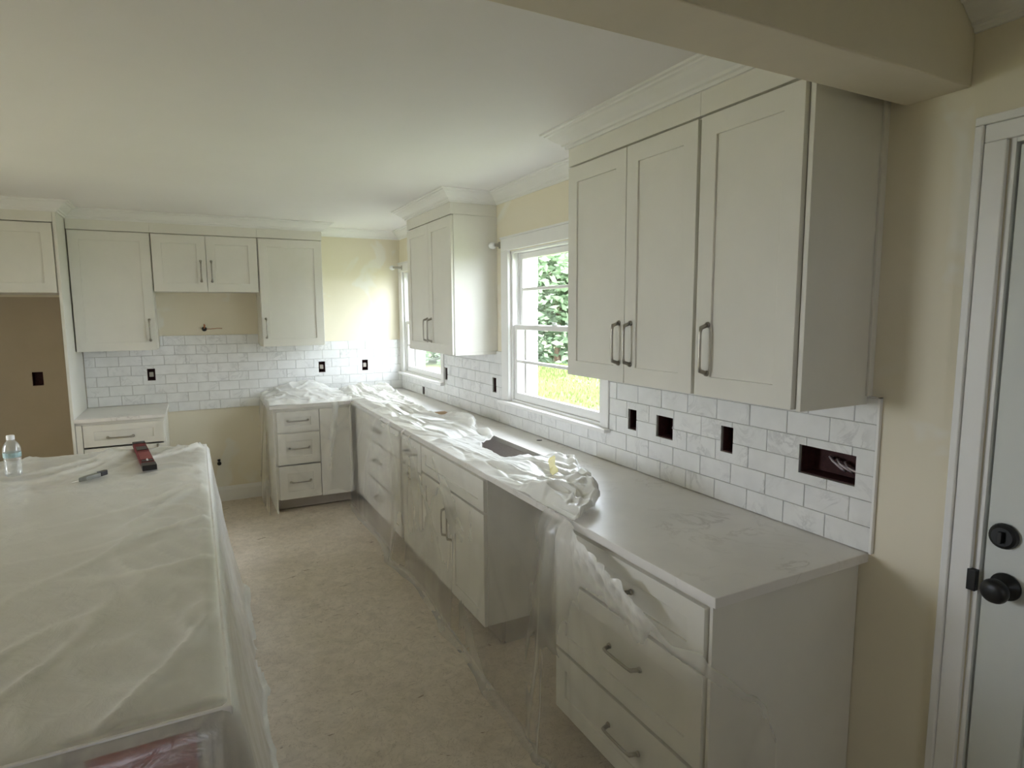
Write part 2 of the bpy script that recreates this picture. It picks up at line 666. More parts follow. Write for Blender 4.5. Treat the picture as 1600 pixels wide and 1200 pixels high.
struct(boxes('floor', [((XL - 0.1, YF - 0.1, -0.2), (0.11, D + 0.11, 0))], 'floor'))
struct(boxes('ceiling', [((XL - 0.3, YF - 0.3, ZCEIL), (0.5, D + 0.4, ZCEIL + 0.32))], 'ceiling'))
# dropped beam between the two rooms
struct(boxes('trim_1', [((XL, -0.186, 2.236), (0, -0.022, ZCEIL))], 'beam', None, 0.004))
wr['label'] = 'cream painted right wall with two windows'

# painted brick outside: a thin outer leaf and the bricks that show in the window reveals
bm = bmesh.new()
plate(bm, (YF, D + 0.2, -0.3, 2.75), [(a - 0.03, b + 0.03, WZ0 - 0.05, WZ1 + 0.04) for a, b in WIN] + [(-1.205, -0.285, -0.4, 2.09)], -0.19, -0.112, lambda a, c, t: FR(a, t, c))
mesh_obj('brick_veneer', bm, 'outdoor_white', wr)
bm = bmesh.new()
box(bm, (0.113, -0.012, 0.0), (0.212, 0.0, 0.062))
bmesh.ops.recalc_face_normals(bm, faces=bm.faces)
brick_me = bpy.data.meshes.new('brick')
bm.to_mesh(brick_me)
bm.free()
brick_me.materials.append(MATS['outdoor_white'])
boxes('mortar', [((0.114, b + 0.0205, WZ0 - 0.05), (0.208, b + 0.0295, WZ1 + 0.03)) for a, b in WIN], 'outdoor_white', wr)
for a, b in WIN:
    boxes('storm_frame', [((0.094, b - 0.034, WZ0 + 0.012), (0.106, b - 0.0125, WZ1 - 0.0125)), ((0.094, a + 0.0125, WZ0 + 0.012), (0.106, a + 0.034, WZ1 - 0.0125)),
                          ((0.096, a + 0.0345, 1.56), (0.104, b - 0.0345, 1.58))], 'alu', wr)
    for k in range(14):
        o = bpy.data.objects.new('brick', brick_me)
        COL.objects.link(o)
        o.parent = wr
        o.location = (random.uniform(-0.002, 0.002), b + 0.03, WZ0 - 0.05 + 0.072 * k + 0.008)


# crown moulding: mitred sweep of a profile along a plan polyline (room on the left-hand side)
def sweep(name, path, prof, mat, parent=None):
    bm = bmesh.new()
    pts = [Vector(p) for p in path]
    n = len(pts)
    nor = []
    for i in range(n - 1):
        d = (pts[i + 1] - pts[i]).normalized()
        nor.append(Vector((-d.y, d.x)))
    rows = []
    for i in range(n):
        if i == 0:
            mt = nor[0]
        elif i == n - 1:
            mt = nor[-1]
        else:
            mt = nor[i - 1] + nor[i]
            mt = mt / mt.dot(nor[i])
        rows.append([bm.verts.new((pts[i].x + mt.x * o, pts[i].y + mt.y * o, z)) for o, z in prof])
    k = len(prof)
    for r0, r1 in zip(rows, rows[1:]):
        for j in range(k):
            bm.faces.new([r0[j], r0[(j + 1) % k], r1[(j + 1) % k], r1[j]])
    bm.faces.new(rows[0])
    bm.faces.new(rows[-1][::-1])
    return mesh_obj(name, bm, mat, parent)


CROWN = [(0, 2.366), (0.010, 2.366), (0.013, 2.376), (0.022, 2.379), (0.026, 2.388), (0.040, 2.397), (0.056, 2.409), (0.068, 2.421),
         (0.078, 2.424), (0.081, 2.430), (0.092, 2.432), (0.094, 2.4395), (0, 2.4395)]
FX = 0.328
Y0, Y1, S0, S1 = 0.043, 1.2265, 2.62, 3.5245
XA, XB, XC, XD = -2.628, -2.09, -1.3198, -0.7956
FRY = 0.64
struct(sweep('trim_2', [(-FX, -0.02), (-FX, Y1), (0, Y1), (0, S0), (-FX, S0), (-FX, S1), (0, S1), (0, D), (XD, D), (XD, D - FX),
                        (XA, D - FX), (XA, D - FRY), (-3.65, D - FRY)], CROWN, 'trim'))
struct(sweep('trim_3', [(0, -3.5), (0, -0.187)], CROWN, 'trim'))
BASEP = [(0, 0), (0.015, 0), (0.015, 0.10), (0.011, 0.118), (0.006, 0.132), (0, 0.132)]
struct(sweep('baseboard_back', [(-1.305, D), (-2.06, D)], BASEP, 'trim'))
struct(sweep('baseboard_fridge', [(-2.65, D), (-3.55, D)], BASEP, 'trim'))


# ------------------------------------------------------------------ windows
def window(idx, y0, y1, label):
    root = bpy.data.objects.new('window_%d' % idx, None)
    COL.objects.link(root)
    root.location = (0, (y0 + y1) / 2, WZ0)
    struct(root, label)
    cl, cr = 0.10, 0.065
    boxes('casing', [((0.0, y0 - cr, WZ0), (-0.022, y0, WZ1 + 0.005))], 'trim', root, 0.003)
    boxes('casing', [((0.0, y1, WZ0), (-0.022, y1 + cl, WZ1 + 0.005))], 'trim', root, 0.003)
    boxes('head_casing', [((0.0, y0 - cr, WZ1 + 0.0055), (-0.022, y1 + cl, WZ1 + 0.0825)), ((0, y0 - cr - 0.004, WZ1 + 0.083), (-0.028, y1 + cl + 0.004, WZ1 + 0.095))], 'trim', root, 0.002)
    boxes('stool', [((0.06, y0 + 0.001, WZ0 - 0.022), (-0.012, y1 - 0.001, WZ0 - 0.001)), ((-0.012, y0 - cr - 0.012, WZ0 - 0.022), (-0.052, y1 + cl + 0.012, WZ0 - 0.001))], 'trim', root, 0.004)
    # jamb lining with parting beads
    js = []
    for (ya, yb) in ((y0, y0 + 0.012), (y1 - 0.012, y1)):
        js.append(((0.0, ya, WZ0), (0.109, yb, WZ1)))
    js.append(((0.0, y0, WZ1 - 0.012), (0.109, y1, WZ1)))
    js.append(((0.0, y0, WZ0), (0.109, y1, WZ0 + 0.012)))
    for ya, yb in ((y0 + 0.012, y0 + 0.021), (y1 - 0.021, y1 - 0.012)):
        js.append(((0.046, ya, WZ0), (0.054, yb, WZ1)))
        js.append(((0.002, ya, WZ0), (0.012, yb, WZ1)))
    boxes('jamb', js, 'trim', root, 0.001)
    # sashes
    a, b = y0 + 0.014, y1 - 0.014

    def sash(x0, x1, z0, z1, bot, top, munt):
        s = 0.042
        bmx = bmesh.new()
        plate(bmx, (a, b, z0, z1), [(a + s, b - s, z0 + bot, munt - 0.009), (a + s, b - s, munt + 0.009, z1 - top)], x0, x1, lambda p, q, t: (t, p, q))
        so = mesh_obj('sash', bmx, 'trim', root, 0.003)
        for za, zb in ((z0 + bot, munt - 0.009), (munt + 0.009, z1 - top)):
            boxes('pane', [(((x0 + x1) / 2 - 0.002, a + s - 0.004, za - 0.004), ((x0 + x1) / 2 + 0.002, b - s + 0.004, zb + 0.004))], 'glass', so)
    sash(0.013, 0.045, WZ0 + 0.013, 1.583, 0.048, 0.030, 1.350)
    sash(0.056, 0.088, 1.553, WZ1 - 0.014, 0.030, 0.036, 1.808)
    # sash lock on the meeting rail
    bmx = bmesh.new()
    yc = (y0 + y1) / 2
    box(bmx, (0.018, yc - 0.03, 1.583), (0.04, yc + 0.03, 1.589))
    tube(bmx, [(0.03, yc, 1.589), (0.03, yc, 1.597), (0.026, yc + 0.035, 1.6)], 0.005, 8)
    mesh_obj('sash_lock', bmx, 'trim', root)
    return root


window(1, *WIN[0], 'double hung window over the sink with trees outside')
window(2, *WIN[1], 'far window half hidden behind the wall cabinet')


def bracket(y, x, z, label):
    t = thing('curtain_bracket', (x, y, z), label, 'curtain bracket')
    bm = bmesh.new()
    d = Vector((0, 1, 0))
    lathe(bm, [(0.011, -0.005), (0.013, 0.01), (0.022, 0.02), (0.027, 0.035), (0.022, 0.055), (0.012, 0.075), (0.004, 0.088)],
          lambda p, q, h: (x + p, y + h, z + q * 0.85), 18)
    mesh_obj('finial', bm, 'capw', t, 0, True)
    boxes('arm', [((-0.022, y - 0.012, z - 0.01), (x - 0.006, y + 0.004, z + 0.01)), ((-0.022, y - 0.016, z - 0.022), (-0.027, y + 0.008, z + 0.022))], 'nickel', t, 0.002)


bracket(2.535, -0.055, 2.098, 'white curtain rod bracket at the top left corner of the sink window')
bracket(4.66, -0.105, 2.092, 'white curtain rod bracket beside the far window near the back corner')


# ------------------------------------------------------------------ exterior door on the right
dr = bpy.data.objects.new('door_1', None)
COL.objects.link(dr)
dr.location = (0, -0.75, 0)
struct(dr, 'white entry door with black hardware at the right edge')
CAS = [(0, 0), (0.010, 0), (0.014, 0.02), (0.018, 0.045), (0.022, 0.062), (0.022, 0.072), (0, 0.072)]
bm = bmesh.new()
for ya, yb, za, zb in ((-0.283, -0.233, 0, 2.084), (-1.259, -1.209, 0, 2.084), (-1.259, -0.233, 2.0845, 2.128)):
    box(bm, (0, ya, za), (-0.016, yb, zb))
for ya, yb, za, zb in ((-0.2325, -0.213, 0, 2.128), (-1.279, -1.2595, 0, 2.128), (-1.279, -0.213, 2.1285, 2.149)):
    box(bm, (0, ya, za), (-0.024, yb, zb))
mesh_obj('casing', bm, 'trim', dr, 0.003)
boxes('jamb', [((0.0, -0.297, 0), (0.1, -0.285, 2.0895)), ((0.0, -1.2045, 0), (0.1, -1.192, 2.0895)), ((0, -1.1915, 2.074), (0.1, -0.2975, 2.0895))], 'trim', dr, 0.001)
boxes('door_stop', [((0.046, -0.325, 0), (0.062, -0.2975, 2.0735)), ((0.046, -1.1915, 0), (0.062, -1.165, 2.0735)), ((0.046, -1.1645, 2.045), (0.062, -0.3255, 2.0735)), ((0.0, -1.19, 0.0), (0.1, -0.3, 0.006))], 'trim', dr)
bm = bmesh.new()
pan = [(-0.67, -0.42, 0.2, 0.8), (-1.07, -0.80, 0.2, 0.8), (-0.67, -0.42, 1.2, 1.95), (-1.07, -0.80, 1.2, 1.95)]
plate(bm, (-1.186, -0.305, 0.008, 2.068), pan, 0.004, 0.044, lambda p, q, t: (t, p, q))
slab = mesh_obj('slab', bm, 'door', dr, 0.003)
for p in pan:
    bm = bmesh.new()
    box(bm, (0.016, p[0] - 0.002, p[2] - 0.002), (0.034, p[1] + 0.002, p[3] + 0.002))
    box(bm, (0.009, p[0] + 0.03, p[2] + 0.03), (0.030, p[1] - 0.03, p[3] - 0.03))
    mesh_obj('panel', bm, 'door', slab, 0.006)
bm = bmesh.new()
lathe(bm, [(0.034, 0.0), (0.036, 0.004), (0.034, 0.010), (0.014, 0.014), (0.012, 0.03), (0.020, 0.036), (0.030, 0.048), (0.032, 0.058), (0.028, 0.068), (0.015, 0.074)],
      lambda p, q, h: (0.004 - h, -0.358 + p, 0.952 + q), 28)
mesh_obj('knob', bm, 'black', dr, 0, True)
bm = bmesh.new()
lathe(bm, [(0.032, 0.0), (0.034, 0.006), (0.031, 0.015), (0.024, 0.019)], lambda p, q, h: (0.004 - h, -0.346 + p, 1.084 + q), 28)
box(bm, (-0.015, -0.351, 1.069), (-0.028, -0.341, 1.099))
mesh_obj('deadbolt', bm, 'black', dr, 0.001)
boxes('strike_plate', [((-0.001, -0.299, 0.918), (-0.019, -0.277, 0.976))], 'black', dr, 0.002)

# ------------------------------------------------------------------ backsplash tiles
TP, TL = 0.0805, 0.1615
ZT0 = 0.918


def tile_mesh(w, h, t=0.010):
    bm = bmesh.new()
    box(bm, (-w / 2, 0, -h / 2), (w / 2, t, h / 2))
    top = [e for e in bm.edges if all(abs(v.co.y - t) < 1e-6 for v in e.verts)]
    bmesh.ops.bevel(bm, geom=top, offset=0.0012, segments=1, affect='EDGES')
    bmesh.ops.recalc_face_normals(bm, faces=bm.faces)
    me = bpy.data.meshes.new('tile')
    bm.to_mesh(me)
    bm.free()
    me.materials.append(MATS['tile'])
    return me


G = 0.0028
FULL = tile_mesh(TL - G, TP - G)


def backsplash(name, label, F, rot, regions, holes, off, bed_rect, bed_holes):
    bm = bmesh.new()
    plate(bm, bed_rect, bed_holes, 0.0, 0.0055, lambda a, c, b: F(a, b, c))
    bed = mesh_obj(name, bm, 'grout')
    tag(bed, label, 'backsplash')
    n = 0
    for (a0, a1, c0, c1) in regions:
        r0 = int(round((c0 - ZT0) / TP))
        r1 = int(round((c1 - ZT0) / TP))
        for r in range(r0, r1):
            za, zb = ZT0 + r * TP + G / 2, ZT0 + (r + 1) * TP - G / 2
            o = off if r % 2 else off + TL / 2
            k = math.floor((a0 - o) / TL) - 1
            while o + k * TL < a1:
                ta, tb = o + k * TL + G / 2, o + (k + 1) * TL - G / 2
                k += 1
                ta2, tb2 = max(ta, a0), min(tb, a1)
                if tb2 - ta2 < 0.008:
                    continue
                cut = [h for h in holes if h[0] < tb2 and h[1] > ta2 and h[2] < zb and h[3] > za]
                proud = random.uniform(-0.0004, 0.0004)
                if not cut and ta2 == ta and tb2 == tb:
                    ob = bpy.data.objects.new('tile', FULL)
                    COL.objects.link(ob)
                    ob.location = F((ta + tb) / 2, 0.002 + proud, (za + zb) / 2)
                    ob.rotation_euler = (0, 0, rot)
                else:
                    bm = bmesh.new()
                    if not plate(bm, (ta2, tb2, za, zb), cut, 0.002, 0.012 + proud, lambda a, c, b: F(a, b, c)):
                        bm.free()
                        continue
                    ob = mesh_obj('tile', bm, 'tile')
                ob.parent = bed
                n += 1
    return n


win_holes = [(a - 0.067, b + 0.102, WZ0 - 0.024, 2.2) for a, b in WIN]
nr = backsplash('window_wall_backsplash', 'white marble subway tile backsplash along the window wall above the long counter', FR, math.pi / 2,
                [(-0.004, D - 0.0125, ZT0, ZT0 + 6 * TP)], BOX_R + win_holes, 0.0665 - G * 0, (-0.004, D - 0.0005, 0.916, 1.401), BOX_R + win_holes)
nb = backsplash('back_wall_backsplash', 'white marble subway tile backsplash on the back wall below the cabinets', FB, math.pi,
                [(XA + 0.006, -0.0005, ZT0, ZT0 + 6 * TP), (XB + 0.002, XC - 0.002, ZT0 + 6 * TP, ZT0 + 7 * TP), (-2.062, -1.30, ZT0 - TP, ZT0)],
                BOX_B, -0.531, (XA + 0.006, -0.006, 0.8385, 1.4825),
                BOX_B + [(XA, -2.062, 0.8, 0.916), (-1.30, 0, 0.8, 0.916), (XA, XB + 0.002, 1.401, 1.5), (XC - 0.002, 0, 1.401, 1.5)])
# thin edge strip finishing the near end of the tile
boxes('edge_strip', [((0, -0.012, 0.916), (-0.0125, -0.0045, 1.404)), ((0, -0.012, 1.4005), (-0.0125, 0.043, 1.404))], 'trim', bpy.data.objects['window_wall_backsplash'])


# ------------------------------------------------------------------ electrical boxes
def ebox(F, rect, label, wires, group=None, front=0.0, mid=False):
    a0, a1, c0, c1 = rect
    t = thing('electrical_box', F((a0 + a1) / 2, 0, c0), label, 'electrical box', group)
    bm = bmesh.new()
    w, g = 0.003, 0.0008
    a0, a1, c0, c1 = a0 + g, a1 - g, c0 + g, c1 - g
    dp, fb = -0.07, front
    lbox(bm, F, (a0, a1), (dp, dp + w), (c0, c1))
    lbox(bm, F, (a0, a0 + w), (dp + w, fb), (c0, c1))
    lbox(bm, F, (a1 - w, a1), (dp + w, fb), (c0, c1))
    lbox(bm, F, (a0 + w, a1 - w), (dp + w, fb), (c0, c0 + w))
    lbox(bm, F, (a0 + w, a1 - w), (dp + w, fb), (c1 - w, c1))
    mesh_obj('box', bm, 'boxin', t)
    ac, cc = (a0 + a1) / 2, (c0 + c1) / 2
    for k in range(wires):
        aw = a0 + (a1 - a0) * (0.3 + 0.4 * (k + 0.5) / max(wires, 1)) if wires > 1 else ac
        s = random.choice((-1, 1))
        L = (a1 - a0) * 0.3
        bm = bmesh.new()
        pts = [F(aw, dp + 0.002, cc + 0.005), F(aw, -0.045, cc + 0.006 + 0.004 * k), F(aw + s * L * 0.4, -0.025, cc - 0.004 + 0.006 * k), F(aw + s * L, -0.02, cc - 0.010), F(aw + s * L * 1.1, -0.035, cc - 0.02)]
        tube(bm, pts, 0.0042, 6)
        mesh_obj('cable', bm, 'wire', t, 0, True)
    if mid:
        bm = bmesh.new()
        lbox(bm, F, (ac - 0.016, ac + 0.016), (-0.03, -0.004), (cc - 0.02, cc + 0.02))
        mesh_obj('receptacle', bm, 'kick', t, 0.003)
    return t


LBR = ['wide open electrical box with coiled cables, largest hole in the tile near the counter end', 'single electrical box cut into the tile just left of the wide box',
       'two gang electrical box second from the sink window in the tile', 'narrow electrical box in the tile right beside the sink window',
       'narrow electrical box in the tile between the small wall cabinet and sink window', 'narrow electrical box at the right edge of the far window',
       'low small electrical box just above the counter under the far window']
for r, l, w in zip(BOX_R, LBR, (3, 1, 1, 0, 0, 0, 0)):
    ebox(FR, r, l, w)
LBB = ['electrical box in the back wall tile under the tall left wall cabinet', 'electrical box in back wall tile below the right hand back cabinet',
       'electrical box in the back wall tile nearest the corner', 'dark electrical box in the brown wall of the empty fridge recess']
for i, (r, l) in enumerate(zip(BOX_B, LBB)):
    ebox(FB, r, l, 0, mid=i < 3)

t = thing('range_hood_cable', (-1.749, D, 1.52), 'dark cable end sticking out of the wall under the short wall cabinet', 'cable')
bm = bmesh.new()
lathe(bm, [(0.014, 0.0), (0.020, 0.006), (0.019, 0.02), (0.012, 0.026)], lambda p, q, h: (-1.749 + p, D - h, 1.535 + q), 12)
mesh_obj('grommet', bm, 'darkpl', t)
bm = bmesh.new()
tube(bm, [(-1.749, D - 0.02, 1.54), (-1.748, D - 0.05, 1.55), (-1.745, D - 0.06, 1.565), (-1.749, D - 0.045, 1.572)], 0.007, 8)
tube(bm, [(-1.745, D - 0.02, 1.535), (-1.70, D - 0.035, 1.534), (-1.65, D - 0.03, 1.54), (-1.61, D - 0.028, 1.538)], 0.003, 6)
mesh_obj('cord', bm, 'copper', t, 0, True)
t = thing('gas_stub', (-1.70, D, 0.33), 'small dark pipe stub on the bare wall of the range gap', 'pipe')
bm = bmesh.new()
tube(bm, [(-1.70, D, 0.355), (-1.70, D - 0.03, 0.355), (-1.70, D - 0.05, 0.358)], 0.011, 10)
mesh_obj('pipe', bm, 'steel', t, 0, True)
bm = bmesh.new()
lathe(bm, [(0.010, 0), (0.017, 0.003), (0.017, 0.020), (0.012, 0.025)], lambda p, q, h: (-1.70 + p, D - 0.05 - h, 0.358 + q), 10)
lathe(bm, [(0.006, 0), (0.012, 0.01), (0.012, 0.022)], lambda p, q, h: (-1.70 + p, D - 0.04 + q, 0.368 + h), 10)
mesh_obj('valve', bm, 'darkpl', t)


# ================================================================== CABINETS
def shaker(F, a, c, b0, parent, name='door', st=0.066, th=0.02, rec=0.008):
    """door or drawer front over a=(a0,a1), c=(c0,c1), back face at b0"""
    bm = bmesh.new()
    s = min(st, (c[1] - c[0]) * 0.30)
    plate(bm, (a[0], a[1], c[0], c[1]), [(a[0] + st, a[1] - st, c[0] + s, c[1] - s)], b0, b0 + th, lambda p, q, t: F(p, t, q))
    d = mesh_obj(name, bm, 'cabinet', parent, 0.0015)
    bm = bmesh.new()
    lbox(bm, F, (a[0] + st - 0.003, a[1] - st + 0.003), (b0 + 0.002, b0 + th - rec), (c[0] + s - 0.003, c[1] - s + 0.003))
    mesh_obj('panel', bm, 'cabinet', d)
    return d


def slabfront(F, a, c, b0, parent, name='drawer', th=0.02):
    bm = bmesh.new()
    lbox(bm, F, a, (b0, b0 + th), c)
    return mesh_obj(name, bm, 'cabinet', parent, 0.002)


def pull(F, a, c, b, parent, vertical=True, L=0.168):
    bm = bmesh.new()
    pts, rr = [], []
    h = L / 2
    for k in range(13):
        u = -1 + 2 * k / 12
        if k == 0:
            w = 0.0
        elif k == 12:
            w = 0.0
        else:
            w = 0.034 - 0.010 * abs(u) ** 6
        s = u * h if 0 < k < 12 else u * (h - 0.004)
        pts.append(F(a, b + w, c + s) if vertical else F(a + s, b + w, c))
        rr.append(0.0052 + 0.002 * (abs(u) > 0.8))
    tube(bm, pts, rr, 8)
    for s in (-1, 1):
        q = s * (h - 0.004)
        p0 = F(a, b + 0.0005, c + q) if vertical else F(a + q, b + 0.0005, c)
        p1 = F(a, b + 0.007, c + q) if vertical else F(a + q, b + 0.007, c)
        tube(bm, [p0, p1], [0.0105, 0.0085], 10)
    return mesh_obj('handle', bm, 'nickel', parent, 0, True)


ZB, ZTOP, GAP = 1.3834, 2.2871, 0.0016


def wall_cabinet(name, F, a0, a1, c0, c1, doors, handles, label, group=None, fz=2.382, over=0.0, depth=0.308):
    """doors = list of splits, handles = per door (a, c0)"""
    t = thing(name, F((a0 + a1) / 2, 0, c0), label, 'cabinet', group)
    bm = bmesh.new()
    lbox(bm, F, (a0 + 0.002, a1 - 0.002), (0.0155, depth), (c0 + 0.001, c1 + 0.004))
    lbox(bm, F, (a0 + 0.002, a1 - 0.002), (0.0005, 0.0152), (max(c0 + 0.001, 1.4045 if c0 < 1.4 else 1.484 if F is FB and c0 < 1.45 else c0 + 0.001), c1 + 0.004))
    mesh_obj('body', bm, 'cabinet', t, 0.001)
    ed = [a0] + doors + [a1]
    for i in range(len(ed) - 1):
        gl = 0.0075 if i == 0 and not a0 == S0 else GAP
        gr = 0.0075 if i == len(ed) - 2 and a1 not in (Y1, S1) else GAP
        d = shaker(F, (ed[i] + gl, ed[i + 1] - gr), (c0, c1 - 0.003), depth + 0.001, t)
        ha, hc = handles[i]
        pull(F, ha, hc, depth + 0.021, d)
    if fz:
        bm = bmesh.new()
        lbox(bm, F, (a0 + 0.0005, a1 - 0.0005), (0.0005, FX), (c1 + 0.0045, fz))
        mesh_obj('frieze', bm, 'cabinet', t, 0.001)
    return t


ZH = 1.540
c1_ = wall_cabinet('wall_cabinet', FR, Y0, 0.4396, ZB, ZTOP, [], [(0.377, ZH)], 'tall single door white wall cabinet beside the cream wall, nearest one')
# finished end panel and scribe strip on the exposed side
boxes('end_panel', [((-0.316, Y0 - 0.014, ZB - 0.004), (-0.0135, Y0 + 0.001, 2.362))], 'cabinet', c1_, 0.001)
boxes('scribe_strip', [((-0.024, Y0 - 0.022, 1.4055), (-0.0005, Y0 - 0.0145, 2.362))], 'cabinet', c1_, 0.001)
wall_cabinet('wall_cabinet', FR, 0.4396, Y1, ZB, ZTOP, [0.8175], [(0.778, ZH), (0.851, ZH)], 'two door white wall cabinet directly right of the sink window')
c3_ = wall_cabinet('wall_cabinet', FR, S0, S1, ZB, ZTOP, [3.055], [(3.013, ZH), (3.093, ZH)], 'small two door white wall cabinet between the two windows')
boxes('end_panel', [((-0.312, S0 - 0.004, ZB - 0.002), (-0.0155, S0 + 0.001, ZTOP + 0.003)), ((-0.0152, S0 - 0.004, 1.4045), (-0.0005, S0 + 0.001, ZTOP + 0.003)), ((-0.312, S0 - 0.008, ZB - 0.002), (-0.0155, S0 + 0.001, ZB + 0.018))], 'cabinet', c3_, 0.001)
wall_cabinet('wall_cabinet', FB, XA + 0.004, XB, ZB, ZTOP, [], [(-2.133, ZH)], 'tall single door wall cabinet on the back wall next to the fridge panel')
wall_cabinet('wall_cabinet', FB, XB, XC, 1.841, ZTOP, [-1.708], [(-1.749, 2.005), (-1.672, 2.005)], 'short two door wall cabinet over the range gap')
wall_cabinet('wall_cabinet', FB, XC, XD, ZB, ZTOP, [], [(-1.281, ZH)], 'single door wall cabinet on the back wall right of the range gap')
wall_cabinet('fridge_cabinet', FB, -3.55, -2.648, 1.816, 2.292, [-3.10], [(-3.14, 1.95), (-3.06, 1.95)], 'deep wall cabinet above the empty fridge recess', None, None, 0, FRY - 0.022)
fc = bpy.data.objects['fridge_cabinet']
boxes('frieze', [((-3.55, D - 0.05, 2.298), (-2.648, D - FRY, 2.382))], 'cabinet', fc, 0.001)
t = boxes('fridge_divider', [((-2.6465, D - 0.0005, 0), (-2.6275, D - FRY, 2.385))], 'cabinet', None, 0.0015)
tag(t, 'tall narrow white panel standing between fridge recess and the back cabinets', 'panel')
t = boxes('fridge_divider', [((-3.571, D - 0.0005, 0), (-3.552, D - FRY, 2.385))], 'cabinet', None, 0.0015)
tag(t, 'tall narrow white panel on the far left side of the fridge recess', 'panel')

ZCB = 0.885          # underside of worktop
BD = 0.61            # base body depth


def base_cabinet(name, F, a0, a1, fronts, label, body=True, depth=BD):
    """fronts: (kind, a0, a1, c0, c1, [handles (a, c, vertical)])"""
    t = thing(name, F((a0 + a1) / 2, 0.3, 0), label, 'cabinet')
    bm = bmesh.new()
    s = 0.018
    lbox(bm, F, (a0 + 0.001, a0 + s), (0.003, depth), (0.115, ZCB - 0.002))
    lbox(bm, F, (a1 - s, a1 - 0.001), (0.003, depth), (0.115, ZCB - 0.002))
    lbox(bm, F, (a0 + s, a1 - s), (0.003, 0.012), (0.115, ZCB - 0.002))
    lbox(bm, F, (a0 + s, a1 - s), (0.012, depth), (0.115, 0.135))
    lbox(bm, F, (a0 + s, a1 - s), (depth - 0.02, depth), (0.62, 0.69))
    lbox(bm, F, (a0 + s, a1 - s), (depth - 0.02, depth), (0.845, ZCB - 0.002))
    mesh_obj('body', bm, 'cabinet', t)
    bm = bmesh.new()
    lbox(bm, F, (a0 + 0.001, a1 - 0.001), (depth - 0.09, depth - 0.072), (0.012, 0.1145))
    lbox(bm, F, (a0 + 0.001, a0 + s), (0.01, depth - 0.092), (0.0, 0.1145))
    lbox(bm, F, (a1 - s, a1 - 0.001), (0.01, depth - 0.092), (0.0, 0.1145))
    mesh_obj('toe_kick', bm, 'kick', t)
    for kind, f0, f1, g0, g1, hs in fronts:
        d = shaker(F, (f0 + 0.003, f1 - 0.003), (g0 + 0.0045, g1 - 0.0045), depth + 0.001, t, kind) if kind != 'filler' else slabfront(F, (f0, f1), (g0, g1), depth + 0.001, t, 'filler')
        for (ha, hc, v) in hs:
            pull(F, ha, hc, depth + 0.021, d, v)
    return t


def drawers3(a0, a1, ha):
    return [('drawer', a0, a1, 0.668, 0.862, [((a0 + a1) / 2 + 0.01, 0.772, False)]), ('drawer', a0, a1, 0.362, 0.664, [(ha, 0.535, False)]), ('drawer', a0, a1, 0.105, 0.358, [(ha, 0.245, False)])]


bc = base_cabinet('drawer_base_cabinet', FR, 0.040, 0.834, drawers3(0.052, 0.830, 0.40), 'three drawer base cabinet at the near end of the long counter under plastic')
boxes('end_panel', [((-0.628, 0.028, 0.0), (-0.004, 0.0395, ZCB - 0.001))], 'cabinet', bc, 0.001)
base_cabinet('sink_base_cabinet', FR, 1.495, 2.415, [('drawer_front', 1.498, 2.413, 0.694, 0.862, []), ('door', 1.498, 1.955, 0.105, 0.690, [(1.915, 0.50, True)]),
             ('door', 1.955, 2.413, 0.105, 0.690, [(1.997, 0.50, True)])], 'two door sink base cabinet under the long counter left of the dishwasher gap')
base_cabinet('narrow_base_cabinet', FR, 2.417, 2.815, [('drawer', 2.42, 2.812, 0.668, 0.862, [(2.605, 0.772, False)]), ('door', 2.42, 2.812, 0.105, 0.664, [(2.605, 0.615, False)])],
             'narrow base cabinet with drawer and pull out door left of the sink base')
bc2 = base_cabinet('drawer_base_cabinet', FR, 2.86, 3.95, drawers3(2.866, 3.945, 3.41), 'wide three drawer base cabinet at the far end of the long counter')
bm = bmesh.new()
lbox(bm, FR, (2.817, 2.858), (0.4, 0.585), (0.12, ZCB - 0.002))
mesh_obj('gap_stud', bm, 'frame_wood', bc2)
bm = bmesh.new()
lbox(bm, FR, (3.952, D - 0.655), (0.58, 0.628), (0.105, ZCB - 0.001))
mesh_obj('corner_filler', bm, 'cabinet', bc2)
PL = -1.285
pc = base_cabinet('corner_base_cabinet', FB, PL, -0.662, [
    ('drawer', PL + 0.012, -0.932, 0.680, 0.862, [(-1.105, 0.778, False)]), ('drawer', PL + 0.012, -0.932, 0.406, 0.676, [(-1.10, 0.545, False)]),
    ('drawer', PL + 0.012, -0.932, 0.110, 0.402, [(-1.10, 0.26, False)]), ('filler', -0.930, -0.664, 0.110, 0.862, [])],
    'three drawer base cabinet with blank corner panel against the back wall')
boxes('end_panel', [((PL - 0.012, D - 0.016, 0.0), (PL - 0.0005, D - 0.622, ZCB - 0.001))], 'cabinet', pc, 0.001)
LB0, LB1 = -2.6255, -2.066
base_cabinet('left_base_cabinet', FB, LB0, LB1, [('drawer', LB0 + 0.04, LB1 - 0.006, 0.70, 0.868, [(-2.355, 0.768, False)]), ('door', LB0 + 0.04, LB1 - 0.006, 0.105, 0.696, [(-2.12, 0.60, True)]),
             ('filler', LB0 + 0.001, LB0 + 0.038, 0.105, 0.868, [])], 'base cabinet with top drawer behind the island next to the fridge panel')

